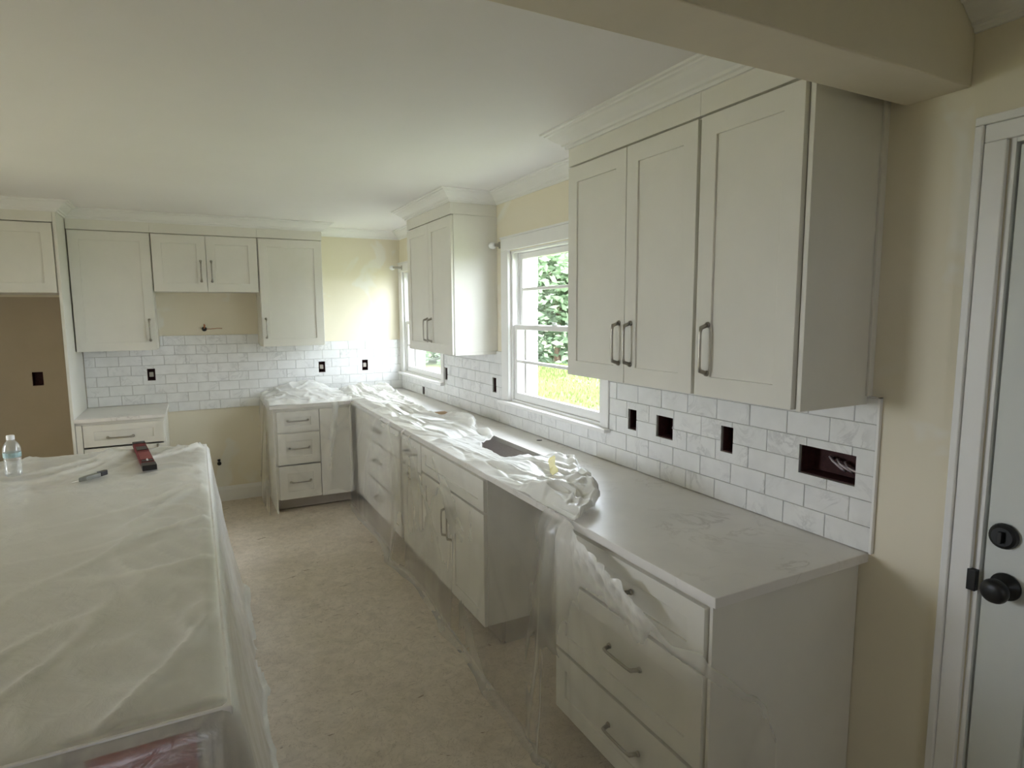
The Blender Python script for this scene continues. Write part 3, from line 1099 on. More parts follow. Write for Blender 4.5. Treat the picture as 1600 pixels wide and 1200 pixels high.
# ------------------------------------------------------------------ worktops
SK = (-0.575, -0.235, 1.565, 2.36)           # sink opening x0,x1,y0,y1
bm = bmesh.new()
plate(bm, (-1.325, -0.0005, 0.0, D - 0.0005), [(-1.326, -0.65, -0.1, D - 0.65), SK], ZCB, 0.915, lambda a, b, t: (a, b, t))
ct = mesh_obj('countertop', bm, 'quartz', None, 0.002)
tag(ct, 'long white veined quartz countertop running under the windows into the back corner', 'countertop')
bm = bmesh.new()
lathe(bm, [(0.017, 0.0), (0.017, 0.0012)], lambda p, q, h: (-0.062 + p, 1.945 + q, 0.9148 + h), 16)
mesh_obj('tap_hole', bm, 'black', ct)
bm = bmesh.new()
plate(bm, (-2.627, -2.055, D - 0.645, D - 0.0005), [], ZCB + 0.003, 0.915, lambda a, b, t: (a, b, t))
tag(mesh_obj('countertop', bm, 'quartz', None, 0.002), 'short white countertop beside the fridge panel on the back wall', 'countertop')

# undermount sink
x0, x1, y0, y1 = SK
t = thing('kitchen_sink', ((x0 + x1) / 2, (y0 + y1) / 2, 0.70), 'undermount stainless steel sink half covered by the plastic sheet', 'sink')
bm = bmesh.new()
e, zf, w = 0.006, 0.68, 0.0025
plate(bm, (x0 - 0.02, x1 + 0.02, y0 - 0.02, y1 + 0.02), [(x0 - e, x1 + e, y0 - e, y1 + e)], ZCB - 0.004, ZCB - 0.0008, lambda a, b, t: (a, b, t))
for lo, hi in (((x0 - e - w, y0 - e, zf), (x0 - e, y1 + e, ZCB - 0.002)), ((x1 + e, y0 - e, zf), (x1 + e + w, y1 + e, ZCB - 0.002)),
               ((x0 - e, y0 - e - w, zf), (x1 + e, y0 - e, ZCB - 0.002)), ((x0 - e, y1 + e, zf), (x1 + e, y1 + e + w, ZCB - 0.002)),
               ((x0 - e, y0 - e, zf - w), (x1 + e, y1 + e, zf))):
    box(bm, lo, hi)
mesh_obj('basin', bm, 'steel', t)
bm = bmesh.new()
lathe(bm, [(0.055, 0.0), (0.052, 0.003), (0.036, 0.002), (0.03, -0.0015)], lambda p, q, h: (-0.36 + p, 1.96 + q, zf + 0.0006 + h), 24)
mesh_obj('drain', bm, 'nickel', t, 0, True)

# ================================================================== ISLAND
IX0, IX1, IY0, IY1 = -2.86, -1.80, 0.115, 2.80
isl = thing('kitchen_island', ((IX0 + IX1) / 2, (IY0 + IY1) / 2, 0), 'large kitchen island wrapped in clear plastic in the left foreground', 'island')
boxes('body', [((IX0 + 0.04, IY0 + 0.04, 0.115), (IX1 - 0.04, IY1 - 0.04, ZCB - 0.001))], 'cabinet', isl, 0.002)
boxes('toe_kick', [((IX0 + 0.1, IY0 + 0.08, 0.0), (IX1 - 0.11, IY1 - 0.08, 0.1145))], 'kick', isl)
boxes('worktop', [((IX0, IY0, ZCB), (IX1, IY1, 0.915))], 'quartz', isl, 0.003)
FI = lambda a, b, c: (IX1 - 0.039 + b, a, c)
k = 4
wd = (IY1 - IY0 - 0.10) / k
for i in range(k):
    d = shaker(FI, (IY0 + 0.05 + i * wd + 0.002, IY0 + 0.05 + (i + 1) * wd - 0.002), (0.125, 0.865), 0.0, isl, 'door', th=0.018)
    pull(FI, IY0 + 0.05 + (i + (0.9 if i % 2 == 0 else 0.1)) * wd, 0.62, 0.018, d)
boxes('end_panel', [((IX0 + 0.06, IY0 + 0.022, 0.12), (IX1 - 0.06, IY0 + 0.0395, 0.87))], 'cabinet', isl, 0.002)
bm = bmesh.new()
va, vb = [], []
for y, z in ((IY0 + 0.010, 0.880), (IY0 - 0.012, 0.80), (IY0 - 0.04, 0.66)):
    va.append([bm.verts.new((x, y, z)) for x in (-2.04, -1.865)])
    vb.append([bm.verts.new((x, y + 0.002, z)) for x in (-2.04, -1.865)])
for g in (va, vb):
    for p, q in zip(g, g[1:]):
        bm.faces.new([p[0], p[1], q[1], q[0]])
for k in (0, 1):
    for i in (0, 1):
        bm.faces.new([va[i][k], va[i + 1][k], vb[i + 1][k], vb[i][k]])
bm.faces.new([va[0][0], va[0][1], vb[0][1], vb[0][0]])
bm.faces.new([va[2][0], va[2][1], vb[2][1], vb[2][0]])
t = mesh_obj('red_paper', bm, 'redpaper')
tag(t, 'red paper sheet on the near end of the island seen through plastic', 'paper')


# island film: one sheet unrolled over the slab, edges falling to the floor
def island_film():
    st = 0.0135
    us = np.arange(IX0 - 0.35, IX1 + 0.98, st)
    vs = np.arange(IY0 - 0.98, IY1 + 0.98, st)
    U, V = np.meshgrid(us, vs, indexing='ij')
    r0 = 0.022
    cx = np.clip(U, IX0 + r0, IX1 - r0)
    # far edge is pulled at a slight slant towards the left
    cy = np.clip(V, IY0 + r0, IY1 - r0)
    du, dv = U - cx, V - cy
    d = np.hypot(du, dv)
    nx, ny = np.where(d > 1e-9, du / np.maximum(d, 1e-9), 0), np.where(d > 1e-9, dv / np.maximum(d, 1e-9), 0)
    # rounded edge then fall
    arc = r0 * math.pi / 2
    ang = np.minimum(d, arc) / r0
    out = r0 * np.sin(ang) + 0.004
    drop = r0 * (1 - np.cos(ang)) + np.maximum(d - arc, 0)
    top = 0.9185
    z = top - drop
    flare = np.clip(drop / 0.92, 0, 1)
    out = out + 0.02 * flare + 0.10 * np.clip(nx, 0, 1) * flare ** 2.0 + np.clip(-ny, 0, 1) * (0.20 * np.clip(drop, 0, 0.35) + 0.06 * flare)
    per = cx - IX0 + cy + np.arctan2(ny, nx) * 0.12        # running length round the edge
    fold = ridge(per * 3.2 + 3, drop * 0.9 + 7, 2, 1.3)
    out = out + np.where(d > arc, (fold - 0.25) * 0.035 * np.clip(drop / 0.3, 0, 1) + 0.006, 0)
    # trailing on the floor
    under = np.minimum(z - 0.006, 0)
    z = np.maximum(z, 0.006)
    out = out - under * 0.75
    # top wrinkles
    wx = U + 0.25 * vn(U * 2, V * 2)
    wy = V + 0.25 * vn(U * 2 + 40, V * 2)
    ca, sa = math.cos(0.55), math.sin(0.55)
    a1, b1 = wx * ca + wy * sa, -wx * sa + wy * ca
    ca, sa = math.cos(-0.5), math.sin(-0.5)
    a2, b2 = wx * ca + wy * sa, -wx * sa + wy * ca
    w1 = ridge(a1 * 1.3, b1 * 6.0, 1, 9.0)
    w2 = ridge(a2 * 6.5 + 31, b2 * 1.6 + 13, 1, 9.0)
    w3 = ridge(U * 8 + 3 * V, V * 5 - 2 * U, 2, 5.0)
    amp = vn(U * 1.7 + 8, V * 1.7 + 2)
    far = np.clip((V - 1.9) / 0.7, 0, 1)
    right = np.clip((U - (IX1 - 0.42)) / 0.35, 0, 1)
    near = np.clip((0.7 - V) / 0.5, 0, 1)
    reg = np.clip(0.12 + 0.9 * np.maximum(np.maximum(far, right), near) * (0.35 + amp), 0, 1)
    h = (0.024 * w1 * (0.4 + 0.6 * far) + 0.020 * w2 + 0.014 * w3 + 0.008 * vn(U * 9, V * 9)) * reg
    on = d < 1e-6
    edge = np.minimum(np.minimum(IX1 - U, V - IY0), IY1 - V)
    lift = np.clip(edge / 0.04, 0.3, 1)
    z = z + np.where(on, h * lift, 0)
    # a few small puckers on the falling sides
    out = out + np.where(d > arc, 0.004 * ridge(per * 14, drop * 8, 2, 2.5) * np.clip(drop / 0.1, 0, 1), 0)
    X = cx + nx * out
    Y = cy + ny * out
    bnd = 0.93 + 0.05 * vn(per * 4, per * 0 + 3)
    keep = (d < bnd)
    lay = np.where(on, 0.26, 0.34 - 0.47 * np.clip(-ny, 0, 1) * np.clip((U + 2.1) / 0.04, 0, 1)) + 0.5 * np.clip(w1 + w2 + 0.5 * w3, 0, 0.8) * np.where(on, reg, 0.4) + 0.22 * np.clip(nx, 0, 1) * np.clip(d / 0.03, 0, 1) * np.clip((0.14 - d) / 0.08, 0, 1)
    P3 = np.stack([X, Y, z], -1)
    o = film_object('island_plastic_sheet', [grid_mesh('f', P3, lay, keep)], 'film_island')
    tag(o, 'clear plastic drop sheet draped over the whole island and down to the floor', 'plastic sheet')
    return o


island_film()


# ================================================================== COUNTER FILM (long run, wraps the near corner)
def counter_film():
    grids = []
    # ---- part lying on the counter
    ys = np.arange(0.655, D - 0.05, 0.008)
    kb = [0.64, 0.70, 0.80, 0.99, 1.12, 1.25, 1.37, 1.44, 1.51, 1.60, 1.70, 1.82, 1.95, 2.07, 2.16, 2.26, 2.36, 2.50, 2.62, 2.74, 2.80, 2.88, 2.93, 3.0, 3.2, 3.45, 3.6, 3.9, 4.3, 4.74]
    kx = [-.655, -.54, -.45, -.37, -.31, -.25, -.185, -.205, -.245, -.375, -.435, -.44, -.43, -.375, -.255, -.235, -.27, -.22, -.20, -.175, -.18, -.19, -.33, -.345, -.32, -.29, -.27, -.25, -.22, -.22]
    xb = np.interp(ys, kb, kx) + 0.022 * (vn(ys * 9, ys * 0 + 5) - 0.5) + 0.014 * (vn(ys * 31, ys * 0 + 8) - 0.5)
    nv = 84
    f = np.linspace(0, 1, nv)
    Yg = np.repeat(ys[:, None], nv, 1)
    Xg = xb[:, None] * (1 - f) + (-0.662) * f
    wx = Xg + 0.07 * vn(Xg * 5, Yg * 2.0)
    diag = wx + 0.16 * Yg
    folds = ridge(diag * 9 + 2, Yg * 1.1, 1, 7.0)
    long_ = ridge(diag * 15 + 0.8, Yg * 1.6 + 5, 1, 6.0)
    broad = vn(diag * 7, Yg * 2.2)
    bx_ = Xg + 0.05 * vn(Xg * 12, Yg * 12)
    by_ = Yg + 0.05 * vn(Xg * 12 + 20, Yg * 12)
    crump = np.maximum(ridge(bx_ * 9 + 4 * by_, by_ * 6 - 3 * bx_, 1, 4.0), ridge(bx_ * 6 - 7 * by_ + 9, by_ * 7 + 5 * bx_, 1, 4.0))
    crump2 = ridge(bx_ * 20 + 7 * by_, by_ * 15 - 6 * bx_, 1, 3.0)
    bunch = np.exp(-((Yg - 0.93) / 0.20) ** 2)
    sinkr = np.clip((Yg - 1.46) / 0.08, 0, 1) * np.clip((2.26 - Yg) / 0.1, 0, 1)
    peak = np.exp(-((Yg - 2.62) / 0.16) ** 2 - ((Xg + 0.21) / 0.12) ** 2)
    corner = np.clip((Yg - 3.7) / 0.5, 0, 1)
    edgeb = np.exp(-f[None, :] * (np.abs(xb[:, None] + 0.66)) / 0.03)
    rim = np.exp(-((f[None, :] * np.abs(xb[:, None] + 0.66) - 0.03) / 0.018) ** 2)
    g3, g4 = cells(diag * 11, Yg * 2.3 + 3)
    valley = np.clip(1 - (g4 - g3) * 3.2, 0, 1)
    h = 0.012 + 0.018 * folds + 0.012 * long_ + 0.014 * broad - 0.013 * valley ** 1.2 + bunch * (0.026 * crump + 0.012 * crump2 + 0.034 * vn(Xg * 6, Yg * 6)) + 0.034 * peak
    h *= 1 - 0.5 * sinkr * np.clip((Xg + 0.60) / 0.15, 0, 1)
    h += rim * (1 - sinkr) * (0.006 + 0.014 * vn(Yg * 11, Xg * 3)) + 0.004 * ridge(diag * 30, Yg * 9, 2, 4)
    h += corner * (0.010 * crump + 0.03 * vn(Xg * 5, Yg * 5)) + 0.014 * edgeb * vn(Xg * 40, Yg * 14)
    h += 0.05 * np.exp(-((Yg - 4.5) / 0.13) ** 2 - ((Xg + 0.52) / 0.12) ** 2)
    # settle close to the slab at the front edge and sag a little over the sink
    fr = np.clip((Xg + 0.662) / 0.05, 0, 1)
    h = h * (0.25 + 0.75 * fr) * np.where(f[None, :] < 0.03, 0.7, 1)
    sag = np.clip((Xg - SK[0] - 0.02) / 0.06, 0, 1) * np.clip((SK[1] - 0.01 - Xg) / 0.04, 0, 1) * np.clip((Yg - 1.58) / 0.08, 0, 1) * np.clip((2.34 - Yg) / 0.08, 0, 1)
    z = 0.9165 + h - 0.02 * sag
    lay = 0.86 + 0.10 * folds + 0.10 * bunch + 0.1 * corner
    grids.append(grid_mesh('c', np.stack([Xg, Yg, z], -1), lay))
    # ---- falling part, from the far corner to the near end and round it
    s = np.arange(0, 4.14 + 0.28, 0.0105)
    Y = np.where(s < 4.13, 4.13 - s, 0.0)
    yk = np.maximum(4.13 - s, 0.0) - np.maximum(s - 4.13, 0)      # continues negative round the end
    zt = np.interp(yk, [-0.29, -0.27, -0.235, -0.15, -0.06, 0.0, 0.03, 0.11, 0.21, 0.28, 0.33, 0.41, 0.505, 0.58, 0.64, 0.70, 5],
                   [0.44, 0.476, 0.58, 0.64, 0.72, 0.774, 0.765, 0.744, 0.770, 0.812, 0.832, 0.840, 0.872, 0.893, 0.905, 0.917, 0.917])
    zt = zt + np.where(yk < 0.6, 0.018 * (vn(yk * 26, yk * 0 + 2) - 0.5), 0)
    nt = 84
    tt = np.linspace(0, 1, nt)
    S = np.repeat(s[:, None], nt, 1)
    YK = np.repeat(yk[:, None], nt, 1)
    T = np.repeat(tt[None, :], len(s), 0)
    zend = -0.02 - 0.035 * vn(s * 5, s * 0 + 1)
    Z = zt[:, None] * (1 - T) + zend[:, None] * T
    dropd = 0.917 - Z
    b2 = np.exp(-((YK - 0.72) / 0.13) ** 2)
    pleat = ridge((YK - 0.74) * 30 / (1 + dropd * 2.2) + 3, dropd * 1.2, 2, 1.6)
    crease = np.maximum(ridge(YK * 3.4 + 2.2 * Z + 0.5 * vn(YK * 4, Z * 4), Z * 1.2 - 0.8 * YK, 1, 5.0), ridge(YK * 2.3 - 2.6 * Z + 7, Z * 0.9 + 0.7 * YK, 1, 5.0))
    broad = vn(YK * 3.1, Z * 1.1 + 4)
    o = 0.010 + 0.014 * np.clip(dropd / 0.06, 0, 1) + 0.014 * broad * np.clip(dropd / 0.25, 0, 1) + 0.0015 * crease + b2 * 0.030 * pleat * np.clip(dropd / 0.06, 0, 1)
    o += 0.002 * ridge(YK * 5, Z * 1.2, 1, 2) * np.clip(dropd / 0.4, 0, 1)
    o += 0.05 * np.clip(dropd / 0.917, 0, 1) ** 1.5 * np.interp(YK, [-0.3, 0.3, 1.2, 2.2, 4.2], [0.7, 1.3, 1.2, 0.1, 0.0])
    o += 0.055 * np.exp(-((YK - 2.75) / 0.12) ** 2) * np.clip(dropd / 0.9, 0, 1) ** 3
    # top rolls over the worktop edge
    o = np.where(dropd < 0.012, 0.002 + 0.006 * np.sqrt(np.clip(dropd / 0.012, 0, 1)), o)
    trail = np.minimum(Z - 0.006, 0)
    Zc = np.maximum(Z, 0.006)
    o = o - trail * 0.9
    rc = 0.03
    base_x, base_y = -0.660, -0.003
    theta = np.clip((0.0 - YK) / rc, 0, math.pi / 2)
    run = np.maximum(-YK - rc * math.pi / 2, 0)
    X3 = base_x + 0.0 - o * np.cos(theta) + run
    Y3 = np.where(YK > 0, YK, base_y - o * np.sin(theta) * 0.6) + np.where(YK > 0, 0.02 * (vn(YK * 6, Z * 3) - 0.5) * np.clip(YK / 0.1, 0, 1), 0)
    # inside the far corner stay clear of the other run
    lay = 0.0 + 0.08 * crease + b2 * (0.30 * np.clip(1.0 - dropd * 1.6, 0, 1) + 0.25 * pleat * np.clip(1 - dropd, 0, 1))
    edge = np.exp(-T * (zt[:, None]) / 0.05) * (YK < 0.6)
    lay = lay + 0.20 * edge + 0.10 * (Z < 0.03)
    g1, g2 = cells(YK * 22, Z * 22)
    cr2 = np.clip(1 - (g2 - g1) * 1.6, 0, 1)
    band = np.exp(-((zt[:, None] - Z) / 0.085) ** 2) * np.clip((0.66 - YK) / 0.08, 0, 1) * np.clip((YK - 0.20) / 0.06, 0, 1)
    lay += band * (0.48 + 0.3 * cr2)
    X3 = X3 - band * (0.012 * cr2 + 0.008)
    grids.append(grid_mesh('h', np.stack([X3, Y3, Zc], -1), lay))
    o = film_object('counter_plastic_sheet', grids, 'film')
    tag(o, 'crumpled clear plastic sheet lying on the long counter and hanging to the floor', 'plastic sheet')
    return o


cf = counter_film()
bm = bmesh.new()
pts = [(-0.345, 1.335), (-0.385, 1.27), (-0.43, 1.19), (-0.47, 1.11), (-0.50, 1.05)]
rows = []
for i, (x, y) in enumerate(pts):
    w = 0.020 + 0.006 * (i % 2)
    zz = 0.975 + 0.006 * math.sin(i * 2.1)
    rows.append([bm.verts.new((x - w, y - 0.01, zz)), bm.verts.new((x + w, y + 0.01, zz + 0.006)), bm.verts.new((x + w, y + 0.01, zz + 0.0072)), bm.verts.new((x - w, y - 0.01, zz + 0.0012))])
for a, b in zip(rows, rows[1:]):
    for j in range(4):
        bm.faces.new([a[j], a[(j + 1) % 4], b[(j + 1) % 4], b[j]])
bm.faces.new(rows[0])
bm.faces.new(rows[-1][::-1])
tp = mesh_obj('tape_strip', bm, 'tape', cf)
tp['label'] = 'yellow masking tape strip'
t = boxes('cardboard_scrap', [((-0.30, 2.86, 0.9155), (-0.185, 3.16, 0.9245)), ((-0.295, 2.87, 0.9245), (-0.20, 3.12, 0.933))], 'card', None, 0.001)
t.rotation_euler = (0, 0, 0)
tag(t, 'brown cardboard scrap on the counter at the edge of the plastic', 'cardboard')


# ------------------------------------------------------------------ film over the corner cabinet and its worktop
def corner_film():
    grids = []
    st = 0.0105
    xs = np.arange(-1.36, -0.645, st)
    vs = np.arange(0, 0.64, st)                      # from the front edge to the wall
    X, V = np.meshgrid(xs, vs, indexing='ij')
    wx = X + 0.06 * vn(X * 9, V * 9)
    wv = V + 0.06 * vn(X * 9 + 30, V * 9)
    crump = np.maximum(ridge(wx * 7 + 3 * wv, wv * 4 - 2 * wx, 1, 5.0), ridge(wx * 5 - 5 * wv + 9, wv * 5 + 4 * wx, 1, 5.0))
    c2 = ridge(wx * 17 + 6 * wv, wv * 13 - 5 * wx, 1, 3.0)
    up = np.clip((V - 0.18) / 0.44, 0, 1) ** 1.4
    rise = up * np.interp(X, [-1.36, -1.25, -1.08, -0.92, -0.80, -0.72, -0.64], [0.01, 0.03, 0.10, 0.115, 0.07, 0.03, 0.01])
    h = 0.006 + 0.018 * crump + 0.008 * c2 + rise + 0.02 * vn(X * 6, V * 6)
    fr = np.clip(V / 0.06, 0, 1)
    h = h * (0.2 + 0.8 * fr)
    Z = 0.9165 + h
    Y = D - 0.661 + V * 0.985
    left = np.clip((-1.328 - X), 0, 1)                # falls over the left end
    Z = Z - left * 1.6
    Xo = np.where(X < -1.328, -1.328 - 0.25 * left - 0.004, X)
    lay = 0.50 + 0.30 * crump + 0.1 * c2
    keep = np.ones_like(X, bool)
    grids.append(grid_mesh('t', np.stack([Xo, Y, Z], -1), lay, keep))
    # hanging front, ragged bottom edge above the toe board
    xs = np.arange(-1.345, -0.672, st)
    nt = 70
    T = np.repeat(np.linspace(0, 1, nt)[None, :], len(xs), 0)
    X = np.repeat(xs[:, None], nt, 1)
    zend = np.interp(xs, [-1.36, -1.30, -1.24, -1.0, -0.8, -0.66], [0.02, 0.05, 0.125, 0.145, 0.16, 0.10]) + 0.02 * (vn(xs * 18, xs * 0) - 0.5)
    Z = 0.917 * (1 - T) + zend[:, None] * T
    dropd = 0.917 - Z
    crease = np.maximum(ridge(X * 4 + 3 * Z, Z * 1.3 - X, 1, 8.0), ridge(X * 3 - 3 * Z + 4, Z + X, 1, 8.0))
    o = 0.007 + 0.022 * vn(X * 6, Z * 2.5) * np.clip(dropd / 0.2, 0, 1) + 0.004 * crease
    o = np.where(dropd < 0.012, 0.002 + 0.005 * np.sqrt(np.clip(dropd / 0.012, 0, 1)), o)
    fold = np.exp(-((X + 0.80 + 0.25 * (0.9 - Z) * 0.5) / 0.03) ** 2)
    o += 0.02 * fold * np.clip(dropd / 0.1, 0, 1)
    lay = 0.02 + 0.10 * crease + 0.28 * fold * np.clip(1 - dropd * 1.2, 0, 1)
    Y = D - 0.655 - o
    grids.append(grid_mesh('h', np.stack([X, Y, Z], -1), lay))
    # left end skirt down to the floor
    vs = np.arange(0, 0.60, st)
    T = np.repeat(np.linspace(0, 1, nt)[None, :], len(vs), 0)
    V = np.repeat(vs[:, None], nt, 1)
    Z = 0.90 * (1 - T) + 0.008 * T
    crease = ridge(V * 5 + 3 * Z, Z * 1.5 + 8, 1, 7.0)
    o = 0.012 + 0.02 * vn(V * 7, Z * 3) * np.clip((0.9 - Z) / 0.2, 0, 1) + 0.01 * crease
    Xs = -1.326 - o - 0.02 * (0.9 - Z)
    grids.append(grid_mesh('s', np.stack([Xs, D - 0.66 + V, Z], -1), 0.02 + 0.08 * crease))
    o = film_object('corner_plastic_sheet', grids, 'film')
    tag(o, 'crumpled clear plastic sheet bunched over the corner cabinet against the back wall', 'plastic sheet')


corner_film()

# ================================================================== THINGS ON THE ISLAND
ZI = 0.9345
bx, by = -2.595, 2.36
t = thing('water_bottle', (bx, by, ZI), 'clear plastic water bottle with white cap standing on the island', 'bottle')
bm = bmesh.new()
lathe(bm, [(0.026, 0.0), (0.031, 0.006), (0.0325, 0.018), (0.031, 0.028), (0.0325, 0.038), (0.031, 0.05), (0.0325, 0.062), (0.0325, 0.085), (0.033, 0.110),
           (0.0335, 0.122), (0.031, 0.136), (0.025, 0.150), (0.017, 0.161), (0.0125, 0.166), (0.0125, 0.172)], lambda p, q, h: (bx + p, by + q, ZI + h), 24, True, True)
mesh_obj('body', bm, 'bottle', t, 0, True)
bm = bmesh.new()
lathe(bm, [(0.0155, 0.168), (0.0155, 0.185), (0.0140, 0.188)], lambda p, q, h: (bx + p, by + q, ZI + h), 20)
mesh_obj('cap', bm, 'capw', t)
bm = bmesh.new()
lathe(bm, [(0.0334, 0.088), (0.0338, 0.089), (0.0338, 0.109), (0.0336, 0.110)], lambda p, q, h: (bx + p, by + q, ZI + h), 24, False, False)
mesh_obj('label_band', bm, 'label', t)

# utility knife
t = thing('utility_knife', (-2.26, 2.14, ZI), 'grey and black utility knife lying on the island plastic', 'knife')
kd = Vector((0.10, 0.115, 0)).normalized()
kn = Vector((-kd.y, kd.x, 0))
k0 = Vector((-2.315, 2.075, ZI + 0.004))


def slabpoly(bm, outline, z0, z1):
    lo = [bm.verts.new((k0 + kd * a + kn * b).to_tuple()[:2] + (z0,)) for a, b in outline]
    hi = [bm.verts.new((k0 + kd * a + kn * b).to_tuple()[:2] + (z1,)) for a, b in outline]
    n = len(outline)
    bm.faces.new(lo[::-1])
    bm.faces.new(hi)
    for i in range(n):
        bm.faces.new([lo[i], lo[(i + 1) % n], hi[(i + 1) % n], hi[i]])


bm = bmesh.new()
slabpoly(bm, [(0.0, -0.004), (0.03, -0.014), (0.10, -0.017), (0.102, 0.013), (0.05, 0.015), (0.01, 0.006)], ZI + 0.001, ZI + 0.019)
mesh_obj('handle', bm, 'knife', t, 0.003)
bm = bmesh.new()
slabpoly(bm, [(0.1025, -0.016), (0.138, -0.013), (0.146, -0.002), (0.138, 0.010), (0.1025, 0.012)], ZI + 0.001, ZI + 0.022)
mesh_obj('grip_end', bm, 'darkpl', t, 0.003)
bm = bmesh.new()
slabpoly(bm, [(-0.028, -0.002), (-0.0005, -0.006), (-0.0005, 0.003)], ZI + 0.008, ZI + 0.0095)
mesh_obj('blade', bm, 'steel', t)

# spirit level
la, lb = Vector((-2.138, 2.82, 0)), Vector((-2.048, 2.165, 0))
ld = (la - lb).normalized()
ln = Vector((-ld.y, ld.x, 0))
LL = (la - lb).length
t = thing('spirit_level', ((la + lb) / 2).to_tuple()[:2] + (ZI,), 'red and black spirit level lying flat on the island plastic', 'level')


def lvbox(name, s0, s1, w, z0, z1, mat, off=0.0, bev=0.002):
    bm = bmesh.new()
    v = []
    for s in (s0, s1):
        for q in (-w, w):
            for z in (z0, z1):
                p = lb + ld * s + ln * (q + off)
                v.append(bm.verts.new((p.x, p.y, z)))
    for f in ((0, 1, 3, 2), (4, 6, 7, 5), (0, 4, 5, 1), (2, 3, 7, 6), (0, 2, 6, 4), (1, 5, 7, 3)):
        bm.faces.new([v[i] for i in f])
    return mesh_obj(name, bm, mat, t, bev)


lvbox('body', 0.075, LL - 0.06, 0.029, ZI, ZI + 0.024, 'red')
lvbox('end_cap', 0.0, 0.074, 0.030, ZI, ZI + 0.026, 'darkpl')
lvbox('end_cap', LL - 0.059, LL, 0.030, ZI, ZI + 0.026, 'darkpl')
lvbox('face_plate', 0.155, 0.34, 0.026, ZI + 0.0241, ZI + 0.0265, 'redpale')
lvbox('vial_window', 0.40, 0.50, 0.024, ZI + 0.0241, ZI + 0.0268, 'darkpl')
lvbox('vial_window', 0.10, 0.135, 0.024, ZI + 0.0241, ZI + 0.0268, 'darkpl')
bm = bmesh.new()
tube(bm, [(lb + ld * 0.105 + Vector((0, 0, ZI + 0.029))), (lb + ld * 0.130 + Vector((0, 0, ZI + 0.029)))], 0.004, 8)
mesh_obj('vial', bm, 'capw', t)

# ================================================================== OUTDOORS
bm = bmesh.new()
nx_, ny_ = 50, 40
g = [[None] * (ny_ + 1) for _ in range(nx_ + 1)]
for i in range(nx_ + 1):
    for j in range(ny_ + 1):
        x = -32 + 77 * i / nx_
        y = -20 + 75 * j / ny_
        g[i][j] = bm.verts.new((x, y, -0.35 + max(0, min(x, 16)) / 16 * 0.45 + 0.06 * math.sin(x * 1.3 + y * 0.7)))
for i in range(nx_):
    for j in range(ny_):
        bm.faces.new([g[i][j], g[i + 1][j], g[i + 1][j + 1], g[i][j + 1]])
struct(mesh_obj('ground', bm, 'lawn', None, 0, True))


def zg(x, y):
    return -0.35 + np.minimum(x, 16) / 16 * 0.45 + 0.06 * np.sin(x * 1.3 + y * 0.7)


def quads(centers, size, asp, rng, tilt=1.0):
    n = len(centers)
    a = rng.randn(n, 3)
    a[:, 2] *= tilt
    a /= np.linalg.norm(a, axis=1)[:, None]
    b = rng.randn(n, 3)
    b -= (a * b).sum(1)[:, None] * a
    b /= np.linalg.norm(b, axis=1)[:, None]
    s = size * (0.6 + 0.8 * rng.rand(n))[:, None]
    c = centers
    nrm = np.cross(a, b)
    v = np.stack([c - a * s, c - b * s * asp + nrm * s * 0.12, c + a * s, c + b * s * asp + nrm * s * 0.12], 1).reshape(-1, 3)
    f = np.arange(4 * n).reshape(n, 4)
    return v, f


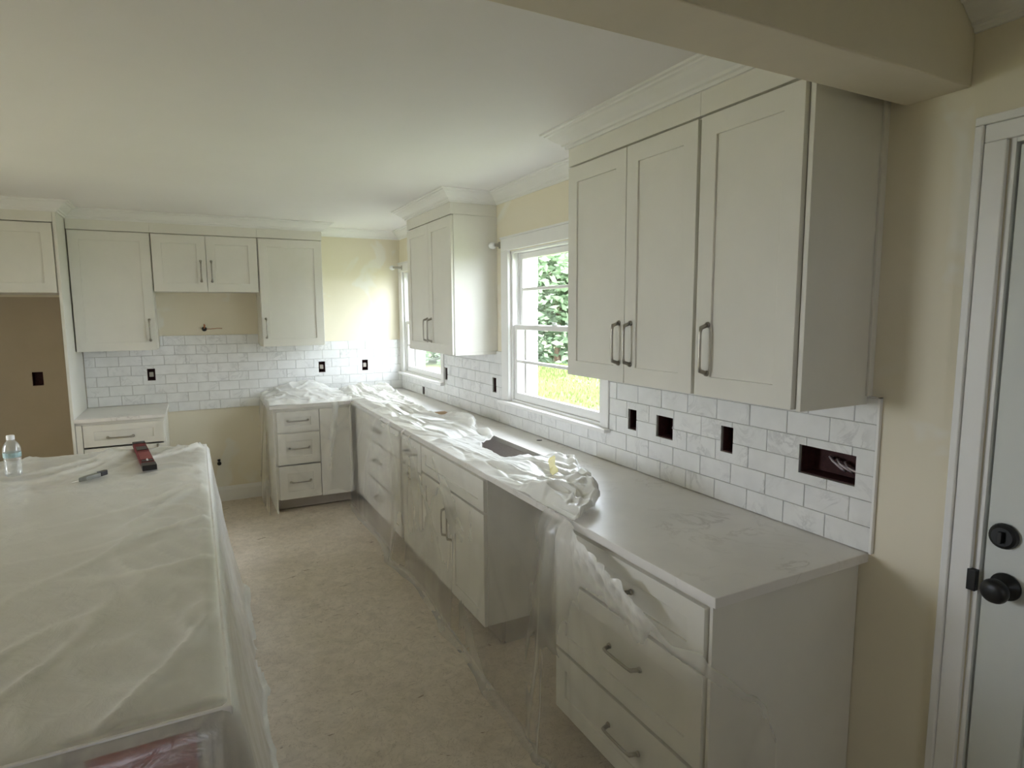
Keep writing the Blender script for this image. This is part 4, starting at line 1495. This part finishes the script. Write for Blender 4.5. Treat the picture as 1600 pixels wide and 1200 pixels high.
def tree(x, y, h, r, seed):
    rng = np.random.RandomState(seed)
    z0 = float(zg(np.array(x), np.array(y)))
    if r < 1:  # the unseen tree added to cut the light through the far window
        t = thing('leafy_tree', (x, y, z0), 'small slender tree standing close outside the far window', 'tree')
    else:
        t = thing('leafy_tree', (x, y, z0), 'bright green leafy tree beyond the lawn outside the windows', 'tree', 'trees beyond the lawn')
    n = 7500
    k = 26
    cl = rng.randn(k, 3)
    cl /= np.linalg.norm(cl, axis=1)[:, None]
    cl *= (0.12 + 0.83 * rng.rand(k))[:, None]
    cc = cl[rng.randint(0, k, n)] + rng.randn(n, 3) * 0.30
    cen = np.array([x, y, z0 + h * 0.47]) + cc * np.array([r, r, h * 0.47])
    cen[:, 2] = np.maximum(cen[:, 2], z0 + 0.15)
    v, f = quads(cen, 0.15, 0.5, rng, 0.35)
    me = bpy.data.meshes.new('foliage')
    me.from_pydata(v.tolist(), [], f.tolist())
    o = mesh_from('foliage', me, 'leaf', t)
    o['kind'] = 'stuff'
    bm = bmesh.new()
    tube(bm, [(x, y, z0 - 0.1), (x + 0.05, y, z0 + h * 0.3), (x - 0.05, y + 0.1, z0 + h * 0.75)], [0.13, 0.09, 0.03], 8)
    for q in range(4):
        an = q * 1.6 + seed
        tube(bm, [(x, y, z0 + h * (0.25 + 0.08 * q)), (x + math.cos(an) * r * 0.5, y + math.sin(an) * r * 0.5, z0 + h * (0.5 + 0.08 * q))], [0.07, 0.02], 6)
    mesh_obj('trunk', bm, 'bark', t)


for i, (x, y, h, r) in enumerate([(11.5, 14.2, 5.5, 2.3), (9.2, 16.8, 6.0, 2.4), (13.6, 11.5, 5.2, 2.3), (7.0, 19.3, 5.8, 2.4), (4.6, 21.0, 6.2, 2.5),
                                  (12.0, 18.6, 7.5, 2.6), (8.2, 22.6, 7.6, 2.7), (3.4, 3.5, 4.2, 0.75)]):
    tree(x, y, h, r, 100 + i)

rng = np.random.RandomState(5)
n = 34000
gy = 4 + 16 * rng.rand(n)
gx = np.clip((gy - 1.0) * 0.62 + rng.randn(n) * 1.7, 0.8, 15)
c = np.stack([gx, gy, zg(gx, gy) + 0.05], 1)
w = rng.randn(n, 3) * 0.035
w[:, 2] = 0
hgt = 0.07 + 0.08 * rng.rand(n)
p0 = c.copy()
p0[:, 2] -= 0.05
side = np.stack([w[:, 1], -w[:, 0], w[:, 2]], 1)
v = np.stack([p0 - side * 0.5, p0 + side * 0.5, p0 + w + np.stack([w[:, 0] * 0, w[:, 0] * 0, hgt], 1)], 1).reshape(-1, 3)
me = bpy.data.meshes.new('grass')
me.from_pydata(v.tolist(), [], np.arange(3 * n).reshape(n, 3).tolist())
o = mesh_from('grass', me, 'grass')
tag(o, 'sunlit yellow green lawn grass outside the sink window', 'grass', None, 'stuff')
